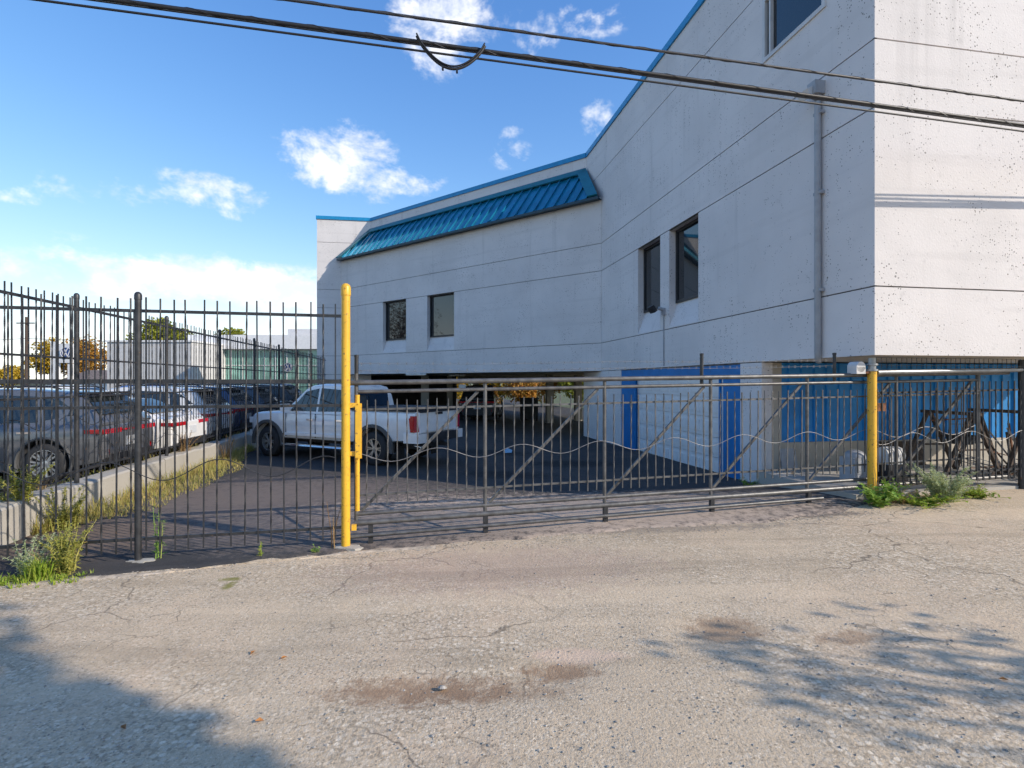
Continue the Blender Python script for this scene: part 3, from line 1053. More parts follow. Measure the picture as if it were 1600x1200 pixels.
# conduit, junction box, flood light on the shaded facade
ds = MB().tube([at(K, AD, 1.12, AN, 0.07, 7.0), at(K, AD, 1.12, AN, 0.07, 2.62), at(K, AD, 1.14, AN, 0.05, 2.52), at(K, AD, 1.2, AN, -0.02, 2.46)], 0.055, 10)
for z in (3.7, 5.4, 6.8): ds.box(at(K, AD, 1.12, AN, 0.04, z), (0.18, 0.10, 0.05), axes=ax)
ds.build('downspout', 'grey_paint', bld, smooth=40)
wl = MB().box(at(K, AD, 1.12, AN, 0.10, 7.22), (0.20, 0.20, 0.22), axes=ax)
wl.tube([at(K, AD, 1.12, AN, 0.02, 7.05), at(K, AD, 1.12, AN, 0.12, 7.10)], 0.07, 10)
wl = wl.build('wall_light', 'grey_paint', bld)
MB().box(at(K, AD, 1.22, AN, 0.20, 7.18), (0.26, 0.16, 0.14), axes=(AD, (AN + Vector((0, 0, -0.6))).normalized(), (Vector((0, 0, 1)) + AN * 0.6).normalized())).build('lamp_head', 'panel_grey', wl)
fl = MB().tube([at(K, AD, 7.2, AN, 0.0, 4.15), at(K, AD, 7.2, AN, 0.18, 4.2)], 0.05, 10).box(at(K, AD, 7.2, AN, 0.03, 4.1), (0.14, 0.06, 0.2), axes=ax)
fl.tube([at(K, AD, 7.2, AN, 0.025, 4.0), at(K, AD, 7.2, AN, 0.025, 2.55)], 0.014, 6)
fl = fl.build('flood_light', 'grey_paint', bld)
MB().box(at(K, AD, 7.28, AN, 0.34, 4.17), (0.30, 0.10, 0.20), axes=(AD, (AN * 0.8 + Vector((0, 0, -0.6))).normalized(), (Vector((0, 0, 0.8)) + AN * 0.6).normalized())).build('lamp_head', 'dark_frame', fl)

# ------------------------------------------------------------------ retaining wall
def side(d, off=0.0, z=0.0):
    p = S0 + SD * d + SN * off
    return Vector((p.x, p.y, z))


rw = thing('retaining_wall', side(0.0), 'low weathered concrete retaining wall under the side fence', 'retaining wall')
rnd = random.Random(11)
k = 0
d = -0.6
while d < 25:
    L = 3.0
    m = MB()
    n = 10
    for i in range(n + 1):
        dd = d + (L - 0.015) * i / n
        jz = rnd.uniform(-0.012, 0.012)
        jo = rnd.uniform(-0.012, 0.012)
        zt = 0.50 + jz
        m.v += [tuple(side(dd, -0.21, -0.3)), tuple(side(dd, -0.21, zt - 0.02)), tuple(side(dd, -0.19, zt)), tuple(side(dd, 0.13 + jo, zt + jz * 0.4)), tuple(side(dd, 0.16 + jo, zt - 0.03)), tuple(side(dd, 0.18 + jo, -0.3))]
    for i in range(n):
        for j in range(6):
            a, b_ = i * 6 + j, i * 6 + (j + 1) % 6
            m.f.append((a, b_, b_ + 6, a + 6))
    m.f += [tuple(range(6)), tuple(range(n * 6, n * 6 + 6))]
    m.build('wall_section', 'weathered_concrete', rw)
    d += L

# ------------------------------------------------------------------ fence elements
def twisted_mesh(name, L, w, mat, turns_per_m=5.0, seg=0.028, z_tw0=0.12, z_tw1=None):
    """square bar with a twisted middle length"""
    z_tw1 = L - 0.12 if z_tw1 is None else z_tw1
    m = MB()
    n = max(4, int(L / seg))
    for i in range(n + 1):
        z = L * i / n
        a = clamp(z - z_tw0, 0, z_tw1 - z_tw0) * turns_per_m * math.pi * 0.5
        for k in range(4):
            b_ = a + math.pi / 4 + k * math.pi / 2
            m.v.append((w * 0.7071 * math.cos(b_), w * 0.7071 * math.sin(b_), z))
    for i in range(n):
        for k in range(4):
            p, q = i * 4 + k, i * 4 + (k + 1) % 4
            m.f.append((p, q, q + 4, p + 4))
    m.f += [(3, 2, 1, 0), tuple(n * 4 + k for k in range(4))]
    return m.mesh(name, mat)


def plain_mesh(name, L, w, mat):
    return MB().box((0, 0, L / 2), (w, w, L)).mesh(name, mat)


def line(d, off=0.0, z=0.0):
    p = P1 + LD * d + LN * off
    return Vector((p.x, p.y, z))


LANG = math.atan2(LD.y, LD.x)
SANG = math.atan2(SD.y, SD.x)


def wave(fn, d0, d1, z, amp, lam, ph, off, r):
    pts = []
    d = d0
    while d < d1 + 1e-6:
        pts.append(fn(d, off, (z(d) if callable(z) else z) + amp * math.cos(2 * math.pi * (d - ph) / lam)))
        d += lam / 14
    return MB().tube(pts, r, 5)


def post_mb(base, top, r, n=14, cap=True):
    m = MB().tube([base, top], r, n)
    if cap:
        c = Vector(top)
        m.lathe([(r * 1.12, -0.05), (r * 1.12, 0.0), (r * 0.95, 0.022), (r * 0.5, 0.038), (0.001, 0.042)], n, c=tuple(c))
    return m


def fence(name, label, fn, d0, d1, posts, rails, pk0, pk1, spacing, base_z, ang, post_top, post_r, waves, mat='steel_dark', pm=0.0145, zsl=0.0):
    root = thing(name, fn(d0, 0, base_z), label, 'fence')
    for d in posts:
        post_mb(fn(d, 0, base_z - 0.06), fn(d, 0, post_top), post_r).build('post', mat, root, smooth=40)
    for (z, w, h) in rails:
        MB().bar(fn(d0, 0, z), fn(d1, 0, z), w, h).build('rail', mat, root)
    L = pk1 - pk0
    tw = twisted_mesh('picket_twisted', L, pm, mat)
    pl_ = plain_mesh('picket_plain', L, pm, mat)
    rn = random.Random(len(label))
    n = int((d1 - d0) / spacing)
    for i in range(1, n + 1):
        d = d0 + spacing * i + rn.uniform(-0.006, 0.006)
        if d > d1 - 0.04 or any(abs(d - q) < post_r + 0.02 for q in posts): continue
        o = inst('picket', tw if i % 2 else pl_, root, fn(d, -0.022, pk0 + rn.uniform(-0.012, 0.012)), rot=(rn.uniform(-0.006, 0.006), rn.gauss(0, 0.0055), ang))
    for (z, amp, lam, ph) in waves:
        wave(fn, d0, d1, z, amp, lam, ph, -0.034, 0.0055).build('scroll_bar', mat, root)
    return root


# front fence, left of the gate
ff = fence('picket_fence', 'tall dark steel picket fence left of the yellow gate post', line, -4.62, -0.06, [-4.62, -2.31], [(2.92, 0.03, 0.035), (2.10, 0.032, 0.05), (1.80, 0.03, 0.035), (0.27, 0.03, 0.035)],
           0.13, 3.07, 0.150, 0.0, LANG, 3.10, 0.036, [(1.06, 0.115, 1.19, -0.25)])
# side fence on the wall
sf = fence('picket_fence', 'long dark steel picket fence along the retaining wall', side, 0.0, 24.4, [0.0, 2.8, 5.8, 8.8, 11.75, 14.7, 17.65, 20.6, 23.55], [(3.27, 0.03, 0.04), (2.46, 0.025, 0.03), (1.86, 0.025, 0.03), (0.68, 0.03, 0.035)],
           0.58, 3.42, 0.150, 0.5, SANG, 3.46, 0.036, [(1.48, 0.10, 1.2, 0.3), (0.95, 0.12, 1.2, 0.0)])

# yellow gate post
yp = thing('gate_post', (P1.x, P1.y, 0), 'tall yellow steel post at the left end of the sliding gate', 'post')
MB().tube([line(0, 0, -0.05), line(0, 0, 3.27)], 0.054, 20).build('pole', 'yellow_paint', yp, smooth=40)
MB().lathe([(0.061, -0.10), (0.061, 0.0), (0.052, 0.03), (0.025, 0.05), (0.001, 0.055)], 20, c=tuple(line(0, 0, 3.28))).build('cap', 'yellow_paint', yp, smooth=40)
MB().lathe([(0.0546, -0.004), (0.056, 0.0), (0.0546, 0.004)], 20, c=tuple(line(0, 0, 2.60))).build('weld_seam', 'yellow_paint', yp, smooth=40)
MB().tube([line(0.14, 0.03, 0.46), line(0.14, 0.03, 1.93)], 0.028, 12).build('latch_tube', 'yellow_paint', yp, smooth=40)
MB().box(line(0.155, 0.0, 1.47), (0.012, 0.11, 0.70), rz=LANG).box(line(0.155, -0.05, 1.47), (0.075, 0.012, 0.66), rz=LANG).box(line(0.155, 0.05, 1.47), (0.075, 0.012, 0.70), rz=LANG).build('latch_plate', 'yellow_paint', yp)
for z in (1.80, 1.19):
    MB().box(line(0.085, 0, z), (0.13, 0.05, 0.06), rz=LANG).build('latch_bracket', 'yellow_paint', yp)
MB().box(line(0.10, 0, 0.26), (0.06, 0.05, 0.07), rz=LANG).build('stop_block', 'yellow_paint', yp)


def blob_pad(c, rx, ry, h, seed, mat, name, parent):
    rn = random.Random(seed)
    m = MB()
    n = 18
    rr = [1 + rn.uniform(-0.38, 0.3) for _ in range(n)]
    for (f_, z) in ((1.0, -0.03), (0.92, h * 0.7), (0.55, h)):
        for k in range(n):
            a = 2 * math.pi * k / n
            m.v.append((c[0] + rx * rr[k] * f_ * math.cos(a), c[1] + ry * rr[k] * f_ * math.sin(a), c[2] + z + rn.uniform(-0.004, 0.004)))
    m.v.append((c[0], c[1], c[2] + h))
    for j in range(2):
        for k in range(n):
            m.f.append((j * n + k, j * n + (k + 1) % n, (j + 1) * n + (k + 1) % n, (j + 1) * n + k))
    for k in range(n): m.f.append((2 * n + k, 2 * n + (k + 1) % n, 3 * n))
    return m.build(name, mat, parent, smooth=50)


blob_pad(line(0.03, -0.02, 0.01), 0.20, 0.11, 0.03, 4, 'weathered_concrete', 'footing', yp)
blob_pad(line(-2.27, -0.02, 0.01), 0.15, 0.08, 0.022, 5, 'weathered_concrete', 'footing', ff)

# ------------------------------------------------------------------ the sliding gate
GO = 0.13                       # gate runs behind the post line
SL = 0.0155                     # the gate climbs with the alley


def gl(d, off=0.0, z=0.0):
    p = P1 + LD * d + LN * (GO + off)
    return Vector((p.x, p.y, z + SL * d))


gate = thing('sliding_gate', gl(0.1, 0, 0.1), 'long grey steel sliding gate with diagonal braces across the driveway', 'gate')
GPOST = [0.12, 1.80, 3.53, 5.23, 6.93, 8.65, 10.37]
MB().tube([gl(0.02, -0.03, 2.08), gl(11.0, -0.03, 2.08)], 0.033, 14).build('top_rail', 'steel_grey', gate, smooth=40)
MB().tube([gl(0.12, 0, 1.965), gl(10.40, 0, 1.965)], 0.024, 12).build('upper_rail', 'steel_grey', gate, smooth=40)
MB().tube([gl(0.12, 0, 0.395), gl(10.40, 0, 0.395)], 0.028, 12).build('lower_rail', 'steel_grey', gate, smooth=40)
MB().tube([gl(0.10, -0.03, 0.285), gl(11.0, -0.03, 0.285)], 0.037, 14).build('bottom_rail', 'steel_grey', gate, smooth=40)
for d in GPOST:
    MB().tube([gl(d, 0.0, 0.24), gl(d, 0.0, 2.08 if d > 1 else 2.2)], 0.0255 if d < 10 else 0.034, 12).build('upright', 'steel_grey', gate, smooth=40)
for a, b_ in zip(GPOST, GPOST[1:]):
    MB().bar(gl(a + 0.06, 0.035, 0.42), gl(b_ - 0.09, 0.035, 1.94), 0.036).build('diagonal_brace', 'steel_grey', gate)
    m = MB().bar(gl(a, -0.015, 1.735), gl(b_, -0.015, 1.735), 0.022, 0.026)
    m.build('picket_rail', 'steel_grey', gate)
    MB().bar(gl(a, -0.015, 0.635), gl(b_, -0.015, 0.635), 0.022, 0.026).build('picket_rail', 'steel_grey', gate)
gtw = twisted_mesh('gate_picket_twisted', 1.34, 0.0135, 'steel_grey', 6.0)
gpl = plain_mesh('gate_picket_plain', 1.34, 0.0135, 'steel_grey')
rn = random.Random(5)
kk = 0
for a, b_ in zip(GPOST, GPOST[1:]):
    for i in range(1, 13):
        d = a + (b_ - a) * i / 13
        kk += 1
        inst('picket', gtw if kk % 2 else gpl, gate, gl(d, -0.034, 0.515 + rn.uniform(-0.012, 0.012)), rot=(rn.uniform(-0.006, 0.006), rn.gauss(0, 0.006), LANG))
wave(gl, 0.15, 10.3, 1.13, 0.075, 1.15, 0.0, -0.046, 0.004).build('scroll_bar', 'wire_pale', gate)
for d in (0.12, 5.10, 7.47):
    MB().tube([gl(d, 0.03, 1.95), gl(d, 0.03, 2.42)], 0.026, 10).lathe([(0.030, 0), (0.030, 0.03), (0.001, 0.035)], 10, c=tuple(gl(d, 0.03, 2.41))).build('wire_arm', 'steel_dark', gate, smooth=40)


def barbed(d0, d1, z, seed):
    rn = random.Random(seed)
    m = MB()
    pts = []
    n = 60
    for i in range(n + 1):
        d = d0 + (d1 - d0) * i / n
        pts.append(gl(d, 0.03, z - 0.02 * math.sin(math.pi * (i % 30) / 30) + rn.uniform(-0.002, 0.002)))
    m.tube(pts, 0.0028, 4)
    d = d0 + 0.06
    while d < d1:
        for s in (-1, 1):
            c = gl(d, 0.03, z - 0.008)
            m.bar(c - Vector((s * 0.012, 0.0, 0.022)), c + Vector((s * 0.012, 0.0, 0.022)), 0.003)
        d += 0.115
    return m.build('barbed_wire', 'wire_pale', gate)


barbed(0.12, 7.47, 2.33, 1)
barbed(0.12, 7.47, 2.235, 2)

# ground track in front of the gate
trk = thing('gate_track', line(0.1, 0.06, 0.1), 'low steel guide pipe under the front of the sliding gate', 'guide rail')
MB().tube([line(0.02, 0.05, 0.13), line(7.15, 0.05, 0.275)], 0.024, 10).build('guide_pipe', 'steel_grey', trk, smooth=40)
for d in (0.30, 1.80, 3.53, 5.23, 6.93):
    zt = 0.13 + 0.0203 * d
    p0 = line(d, 0.10, 0)
    MB().box((p0.x, p0.y, zt + 0.0), (0.06, 0.06, 0.24), rz=LANG).build('stanchion', 'steel_dark', trk)

# second gate post with roller assembly, and the fixed fence to its right
d2 = 8.03
z2 = gz(*line(d2, 0).xy)
yq = thing('gate_post', line(d2, 0, z2), 'yellow steel post with a grey collar under the building corner', 'post')
MB().tube([line(d2, 0, z2 - 0.08), line(d2, 0, 2.26)], 0.066, 20).build('pole', 'yellow_paint', yq, smooth=40)
m = MB().tube([line(d2, 0, 2.26), line(d2, 0, 2.475)], 0.055, 18)
for z in (2.28, 2.37): m.lathe([(0.056, -0.018), (0.082, -0.015), (0.082, 0.015), (0.056, 0.018)], 18, c=tuple(line(d2, 0, z)))
m.build('collar', 'galvanized', yq, smooth=40)
m = MB().box(line(d2 + 0.17, -0.01, 1.69), (0.17, 0.02, 0.13), rz=LANG).box(line(d2 + 0.17, 0.06, 1.69), (0.17, 0.14, 0.015), rz=LANG)
m.build('roller_bracket', 'rust', yq)
m = MB().box(line(d2 - 0.11, 0.02, 2.24), (0.16, 0.10, 0.03), rz=LANG)
m.build('hanger_arm', 'rust', yq)
m = MB()
c = line(d2 - 0.24, 0.06, 2.33)
m.tube([c - LN * 0.09, c + LN * 0.09], 0.085, 18).box(c + Vector((0, 0, -0.055)), (0.17, 0.18, 0.11), rz=LANG)
m.build('roller_cover', 'panel_grey', yq, smooth=40)

fx = thing('picket_fence', line(8.1, 0, 0.3), 'short fixed picket fence with wire grille right of the building corner post', 'fence')
FXE = 11.17
MB().tube([line(FXE, 0, 0.25), line(FXE, 0, 2.47)], 0.055, 14).build('post', 'steel_dark', fx, smooth=40)
MB().tube([line(d2 + 0.08, -0.02, 2.245), line(FXE - 0.05, -0.02, 2.30)], 0.036, 12).build('top_pipe', 'galvanized', fx, smooth=40)
MB().bar(line(d2 + 0.1, 0, 1.915), line(FXE, 0, 1.96), 0.03, 0.03).build('rail', 'steel_dark', fx)
MB().bar(line(d2 + 0.1, 0, 0.56), line(FXE, 0, 0.60), 0.03, 0.03).build('rail', 'steel_dark', fx)
ftw = twisted_mesh('fixed_picket_twisted', 1.66, 0.016, 'steel_dark', 6.0)
fpl = plain_mesh('fixed_picket_plain', 1.66, 0.016, 'steel_dark')
i = 0
d = d2 + 0.17
while d < FXE - 0.06:
    inst('picket', ftw if i % 2 else fpl, fx, line(d, -0.026, 0.41 + 0.014 * (d - d2)), rot=(0, 0, LANG))
    i += 1
    d += 0.138
wave(line, d2 + 0.1, FXE, 1.18, 0.09, 1.2, 0.4, -0.03, 0.004).build('scroll_bar', 'wire_pale', fx)
m = MB()
d = d2 + 0.05
while d < FXE:
    m.bar(line(d, -0.03, 2.31), line(d, -0.03, 2.485), 0.006)
    d += 0.10
for z in (2.36, 2.48): m.bar(line(d2 + 0.05, -0.036, z), line(FXE, -0.036, z), 0.007)
m.build('wire_grille', 'steel_dark', fx)

# ------------------------------------------------------------------ overhead cables
def cable(name, label, p0, p1, r, mat, sag=0.06, twist=None, seed=0):
    m = MB()
    p0, p1 = Vector(p0), Vector(p1)
    pts = []
    n = 48
    for i in range(n + 1):
        t = i / n
        p = p0.lerp(p1, t)
        p.z -= sag * 4 * t * (1 - t)
        pts.append(p)
    m.tube(pts, r, 8)
    o = m.build(name, mat, smooth=60)
    tag(o, label, 'cable', 'overhead cables')
    if twist:
        # lashing wire wound round the bundle
        tw = []
        nn = 700
        for i in range(nn + 1):
            t = i / nn
            p = p0.lerp(p1, t)
            p.z -= sag * 4 * t * (1 - t)
            a = t * 2 * math.pi * twist
            tw.append(p + Vector((0, math.cos(a), math.sin(a))) * (r * 1.12))
        MB().tube(tw, 0.0035, 3, False).build('lashing_wire', 'cable_grey', o)
    return o


cd = (Vector((8.63, 7.99, 0)) - Vector((-0.97, 5.82, 0))).normalized()
c0 = Vector((-0.97, 5.82, 5.77))
cable('overhead_cable', 'thickest lashed overhead cable in the low bundle', c0 - cd * 18, c0 + cd * 28, 0.022, 'cable_black', 0.0, 80)
cable('overhead_cable', 'thinner cable hanging just under the thick lashed one', c0 - cd * 18 + Vector((0, 0.03, -0.085)), c0 + cd * 28 + Vector((0, 0.03, -0.065)), 0.012, 'cable_black', 0.0)
cable('overhead_cable', 'grey cable running behind the thick lashed one', c0 - cd * 18 + Vector((0, 0.12, 0.055)), c0 + cd * 28 + Vector((0, 0.10, 0.02)), 0.013, 'cable_grey', 0.0)
c1 = Vector((0.957, 6.18, 6.0))
ce = (Vector((7.12, 7.48, 6.0)) - c1).normalized()
cable('overhead_cable', 'single upper cable passing in front of the top window', c1 - ce * 18, c1 + ce * 26, 0.015, 'cable_grey', 0.0, 60)
# slack loop
pts = []
for i in range(25):
    t = i / 24
    a = math.pi * t
    base = Vector((-1.02, 5.80, 5.80)).lerp(Vector((-0.30, 5.97, 5.80)), t)
    pts.append(base + Vector((0, -0.04, -0.30 * math.sin(a) ** 0.8 if 0 < t < 1 else 0)))
lp = MB().tube(pts, 0.016, 8)
lp.tube([p + Vector((0, -0.02, 0.018)) for p in pts], 0.009, 6)
lp = lp.build('cable_loop', 'cable_black', smooth=60)
tag(lp, 'slack loop of black cable hanging from the overhead bundle', 'cable')
for i in (9, 14): MB().box(pts[i] - Vector((0, 0, 0.02)), (0.02, 0.03, 0.05)).build('cable_tie', 'cable_black', lp)

# ------------------------------------------------------------------ vehicles (local frame: x forward, y left, z up, origin on the ground)
def interp(tab, x):
    if x <= tab[0][0]: return tab[0][1]
    for (a, va), (b_, vb) in zip(tab, tab[1:]):
        if x <= b_:
            return va + (vb - va) * (x - a) / (b_ - a)
    return tab[-1][1]


def loft_body(xs, ztop, zbot, hw, shoulder=0.07, crown=0.02):
    """lower body: closed rings along x"""
    m = MB()
    rings = []
    for x in xs:
        zt, zb, w = interp(ztop, x), interp(zbot, x), interp(hw, x)
        h = zt - zb
        half = [(0.0, zb), (w * 0.80, zb), (w * 0.955, zb + 0.07 * h), (w * 0.985, zb + 0.25 * h), (w * 0.995, zb + 0.50 * h), (w * 1.0, zb + 0.66 * h), (w * 0.985, zb + 0.80 * h), (w * 0.965, zt - shoulder * 0.8), (w * 0.93, zt - shoulder * 0.25), (w * 0.86, zt), (w * 0.45, zt + crown * 0.8), (0.0, zt + crown)]
        ring = [(x, y, z) for y, z in half] + [(x, -y, z) for y, z in reversed(half[1:-1])]
        rings.append(ring)
    n = len(rings[0])
    for r_ in rings: m.v += r_
    for i in range(len(rings) - 1):
        for k in range(n):
            a, b_ = i * n + k, i * n + (k + 1) % n
            m.f.append((a, b_, b_ + n, a + n))
    m.f.append(tuple(range(n))[::-1])
    m.f.append(tuple((len(rings) - 1) * n + k for k in range(n)))
    return m


def loft_cabin(xs, zroof, zbelt, wb, tumble, rnd_=0.07):
    m = MB()
    rings = []
    for x in xs:
        zt = interp(zroof, x)
        zb = zbelt(x) if callable(zbelt) else zbelt
        zt = max(zt, zb + 0.01)
        W = lambda z: interp(wb, x) - (z - zb) * tumble
        e = min(rnd_, (zt - zb) * 0.5)
        half = [(W(zb), zb), (W(zb + (zt - zb - e) * 0.5), zb + (zt - zb - e) * 0.5), (W(zt - e), zt - e), (W(zt - e) - e * 0.25, zt - e * 0.35), (W(zt - e) - e * 0.9, zt), (W(zt) * 0.45, zt + 0.012), (0.0, zt + 0.016)]
        rings.append([(x, y, z) for y, z in half] + [(x, -y, z) for y, z in reversed(half[:-1])])
    n = len(rings[0])
    for r_ in rings: m.v += r_
    for i in range(len(rings) - 1):
        for k in range(n - 1):
            a, b_ = i * n + k, i * n + k + 1
            m.f.append((a, b_, b_ + n, a + n))
    m.f.append(tuple(range(n))[::-1])
    m.f.append(tuple((len(rings) - 1) * n + k for k in range(n)))
    return m


def cut_arches(o, arches):
    """cut the wheel openings with boolean cylinders and bake the result"""
    tmp = []
    for (x, z, r, side_w) in arches:
        for s in (-1, 1):
            c = MB().lathe([(r, -0.30), (r, 0.30)], 28, axis='y', c=(x, s * side_w, z))
            n = 28
            c.f.append(tuple(2 * k for k in range(n)))
            c.f.append(tuple(2 * k + 1 for k in range(n)))
            co = c.build('tmp_cut', 'rubber')
            tmp.append(co)
            md = o.modifiers.new('b', 'BOOLEAN')
            md.operation = 'DIFFERENCE'
            md.solver = 'EXACT'
            md.object = co
    bpy.context.view_layer.update()
    dg = bpy.context.evaluated_depsgraph_get()
    me = bpy.data.meshes.new_from_object(o.evaluated_get(dg))
    old = o.data
    mat0 = old.materials[0]
    o.modifiers.clear()
    o.data = me
    me.materials.clear()
    me.materials.append(mat0)
    for p in me.polygons:
        p.use_smooth = True
        p.material_index = 0
    try: me.set_sharp_from_angle(angle=R(32))
    except Exception: pass
    for c in tmp: bpy.data.objects.remove(c, do_unlink=True)


def wheel(parent, x, y, r, w, spokes, rim_r, pair=False, rim='rim_silver'):
    s = 1 if y > 0 else -1
    t = MB().lathe([(rim_r, -w / 2), (r - 0.05, -w / 2), (r - 0.015, -w / 2 + 0.025), (r, -w * 0.25), (r, w * 0.25), (r - 0.015, w / 2 - 0.025), (r - 0.05, w / 2), (rim_r, w / 2)], 30, axis='y', c=(x, y, r), closed=True)
    tyre = t.build('wheel', 'rubber', parent, smooth=40, world=False)
    m = MB()
    yo = s * (w / 2 - 0.012)
    m.lathe([(rim_r * 1.0, yo - s * 0.12), (rim_r * 1.0, yo), (rim_r * 0.93, yo), (rim_r * 0.90, yo - s * 0.10)], 30, axis='y', c=(x, y, r))
    m.lathe([(rim_r * 0.24, yo - s * 0.08), (rim_r * 0.22, yo - s * 0.02), (0.001, yo - s * 0.015)], 14, axis='y', c=(x, y, r))
    for k in range(spokes):
        for dk in ((-0.16, 0.16) if pair else (0.0,)):
            a = 2 * math.pi * k / spokes + dk
            a0 = 2 * math.pi * k / spokes + dk * 0.25
            p0 = Vector((x + rim_r * 0.18 * math.cos(a0), y + yo - s * 0.035, r + rim_r * 0.18 * math.sin(a0)))
            p1 = Vector((x + rim_r * 0.95 * math.cos(a), y + yo - s * 0.02, r + rim_r * 0.95 * math.sin(a)))
            m.bar(p0, p1, 0.032 if not pair else 0.026, 0.03)
    m.build('rim', rim, tyre, smooth=30, world=False)
    MB().lathe([(rim_r * 0.98, yo - s * 0.085), (0.001, yo - s * 0.085)], 24, axis='y', c=(x, y, r)).build('brake_disc', 'black_plastic', tyre, world=False)


def side_glass(parent, polys, W, s, mat='car_glass', name='side_window', out=0.008):
    for poly in polys:
        m = MB()
        cs = [(x, s * (W(x, z) + out), z) for x, z in poly]
        m.slab(cs, (0, -s * 0.02, 0))
        m.build(name, mat, parent, world=False)


def strip(parent, pts, wid, th, s, mat, name):
    pass


def make_suv(name, kind):
    root = thing(name, (0, 0, 0), 'x', 'car', rz=1e-9)
    if kind == 'suv':
        L0, L1, W, H, wb2, wr = -2.30, 2.33, 0.93, 1.66, 1.37, 0.355
        ztop = [(-2.30, 0.92), (-2.22, 1.02), (-1.9, 1.06), (0.85, 1.05), (1.1, 1.03), (2.0, 0.93), (2.22, 0.84), (2.33, 0.66)]
        roof = [(-2.24, 1.05), (-2.10, 1.22), (-1.86, 1.50), (-1.62, 1.60), (-0.9, 1.655), (-0.1, 1.66), (0.25, 1.61), (0.6, 1.38), (1.05, 1.05)]
        belt = 1.04
    else:
        L0, L1, W, H, wb2, wr = -2.35, 2.35, 0.90, 1.46, 1.36, 0.335
        ztop = [(-2.35, 0.84), (-2.25, 0.97), (-1.7, 1.0), (0.8, 0.97), (1.1, 0.95), (2.0, 0.83), (2.22, 0.74), (2.35, 0.58)]
        roof = [(-1.95, 0.99), (-1.5, 1.20), (-1.05, 1.38), (-0.6, 1.44), (-0.1, 1.455), (0.25, 1.41), (0.6, 1.22), (1.1, 0.97)]
        belt = 0.97
    zbot = [(L0, 0.40), (L0 + 0.12, 0.30), (-1.6, 0.22), (1.6, 0.21), (L1 - 0.2, 0.24), (L1, 0.32)]
    hw = [(L0, W * 0.83), (L0 + 0.10, W * 0.93), (L0 + 0.5, W * 0.985), (0, W), (1.6, W * 0.985), (2.05, W * 0.93), (L1 - 0.05, W * 0.78), (L1, W * 0.70)]
    xs = [L0, L0 + 0.05, L0 + 0.14, L0 + 0.3] + [L0 + 0.5 + i * (L1 - L0 - 0.9) / 18 for i in range(19)] + [L1 - 0.3, L1 - 0.2, L1 - 0.1, L1 - 0.04, L1]
    body = loft_body(xs, ztop, zbot, hw).build('body', 'paint_white', root, world=False)
    arches = [(wb2, wr, wr + 0.075, W), (-wb2, wr, wr + 0.075, W)]
    cut_arches(body, arches)
    # dark cladding round the arches and along the sill
    for ax_ in (wb2, -wb2):
        for s in (1, -1):
            pts = [(ax_ + (wr + 0.095) * math.cos(a), s * (W * 0.985), wr + (wr + 0.095) * math.sin(a)) for a in [R(-18 + i * 216 / 16) for i in range(17)]]
            MB().tube(pts, 0.026, 6).build('arch_trim', 'flare_grey', root, smooth=50, world=False)
            MB().box((ax_, s * (W * 0.60), wr + 0.06), (2 * wr + 0.13, 0.34, 2 * wr - 0.03)).build('wheel_well', 'black_plastic', root, world=False)
    MB().box((0, 0, 0.25), (3.2, W * 1.6, 0.14)).build('underbody', 'black_plastic', root, world=False)
    for s in (1, -1): MB().box((0, s * (W * 0.965), 0.29), (2 * wb2 - 2 * wr - 0.25, 0.06, 0.13)).build('sill_trim', 'flare_grey', root, world=False)
    wbt = [(L0, W * 0.84), (-1.7, W * 0.915), (0.5, W * 0.915), (1.1, W * 0.85)]
    tumble = 0.30
    xr = [r_[0] for r_ in roof]
    xs2 = sorted(set(xr + [-1.3, -0.5, 0.1, 0.4, 0.8]))
    cab = loft_cabin(xs2, roof, belt - 0.03, wbt, tumble).build('cabin', 'paint_white', root, smooth=35, world=False)
    Wf = lambda x, z: interp(wbt, x) - (z - belt + 0.03) * tumble
    zr = lambda x: interp(roof, x)
    if kind == 'suv':
        polys = [[(0.72, belt + 0.02), (0.25, zr(0.25) - 0.10), (-0.28, zr(-0.28) - 0.10), (-0.30, belt + 0.02)], [(-0.38, belt + 0.02), (-0.36, zr(-0.36) - 0.10), (-1.12, zr(-1.12) - 0.11), (-1.22, belt + 0.04)], [(-1.32, belt + 0.07), (-1.22, zr(-1.22) - 0.12), (-1.52, zr(-1.52) - 0.15), (-1.86, belt + 0.17)]]
        wsh = [(0.34, 0.94), (0.96, 0.06)]
        rw_ = [(-1.80, 0.80), (-2.12, 0.20)]
    else:
        polys = [[(0.78, belt + 0.02), (0.28, zr(0.28) - 0.08), (-0.28, zr(-0.28) - 0.08), (-0.30, belt + 0.02)], [(-0.38, belt + 0.02), (-0.36, zr(-0.36) - 0.08), (-0.85, zr(-0.85) - 0.09), (-1.42, belt + 0.06), (-1.42, belt + 0.03)]]
        wsh = [(0.34, 0.94), (1.0, 0.06)]
        rw_ = [(-1.10, 0.8), (-1.80, 0.2)]
    for s in (1, -1):
        side_glass(root, polys, Wf, s)
        m = MB().box((0.62, s * (W + 0.09), belt + 0.06), (0.10, 0.19, 0.12))
        m.build('mirror', 'paint_white', root, world=False)
        for hx in (-0.25, -1.05): MB().box((hx, s * (W * 0.99), belt - 0.14), (0.20, 0.035, 0.03)).build('door_handle', 'chrome', root, world=False)
        for hx in (0.80, -0.34): MB().box((hx, s * (W * 0.992), 0.64), (0.008, 0.018, 0.70)).build('door_gap', 'black_plastic', root, world=False)
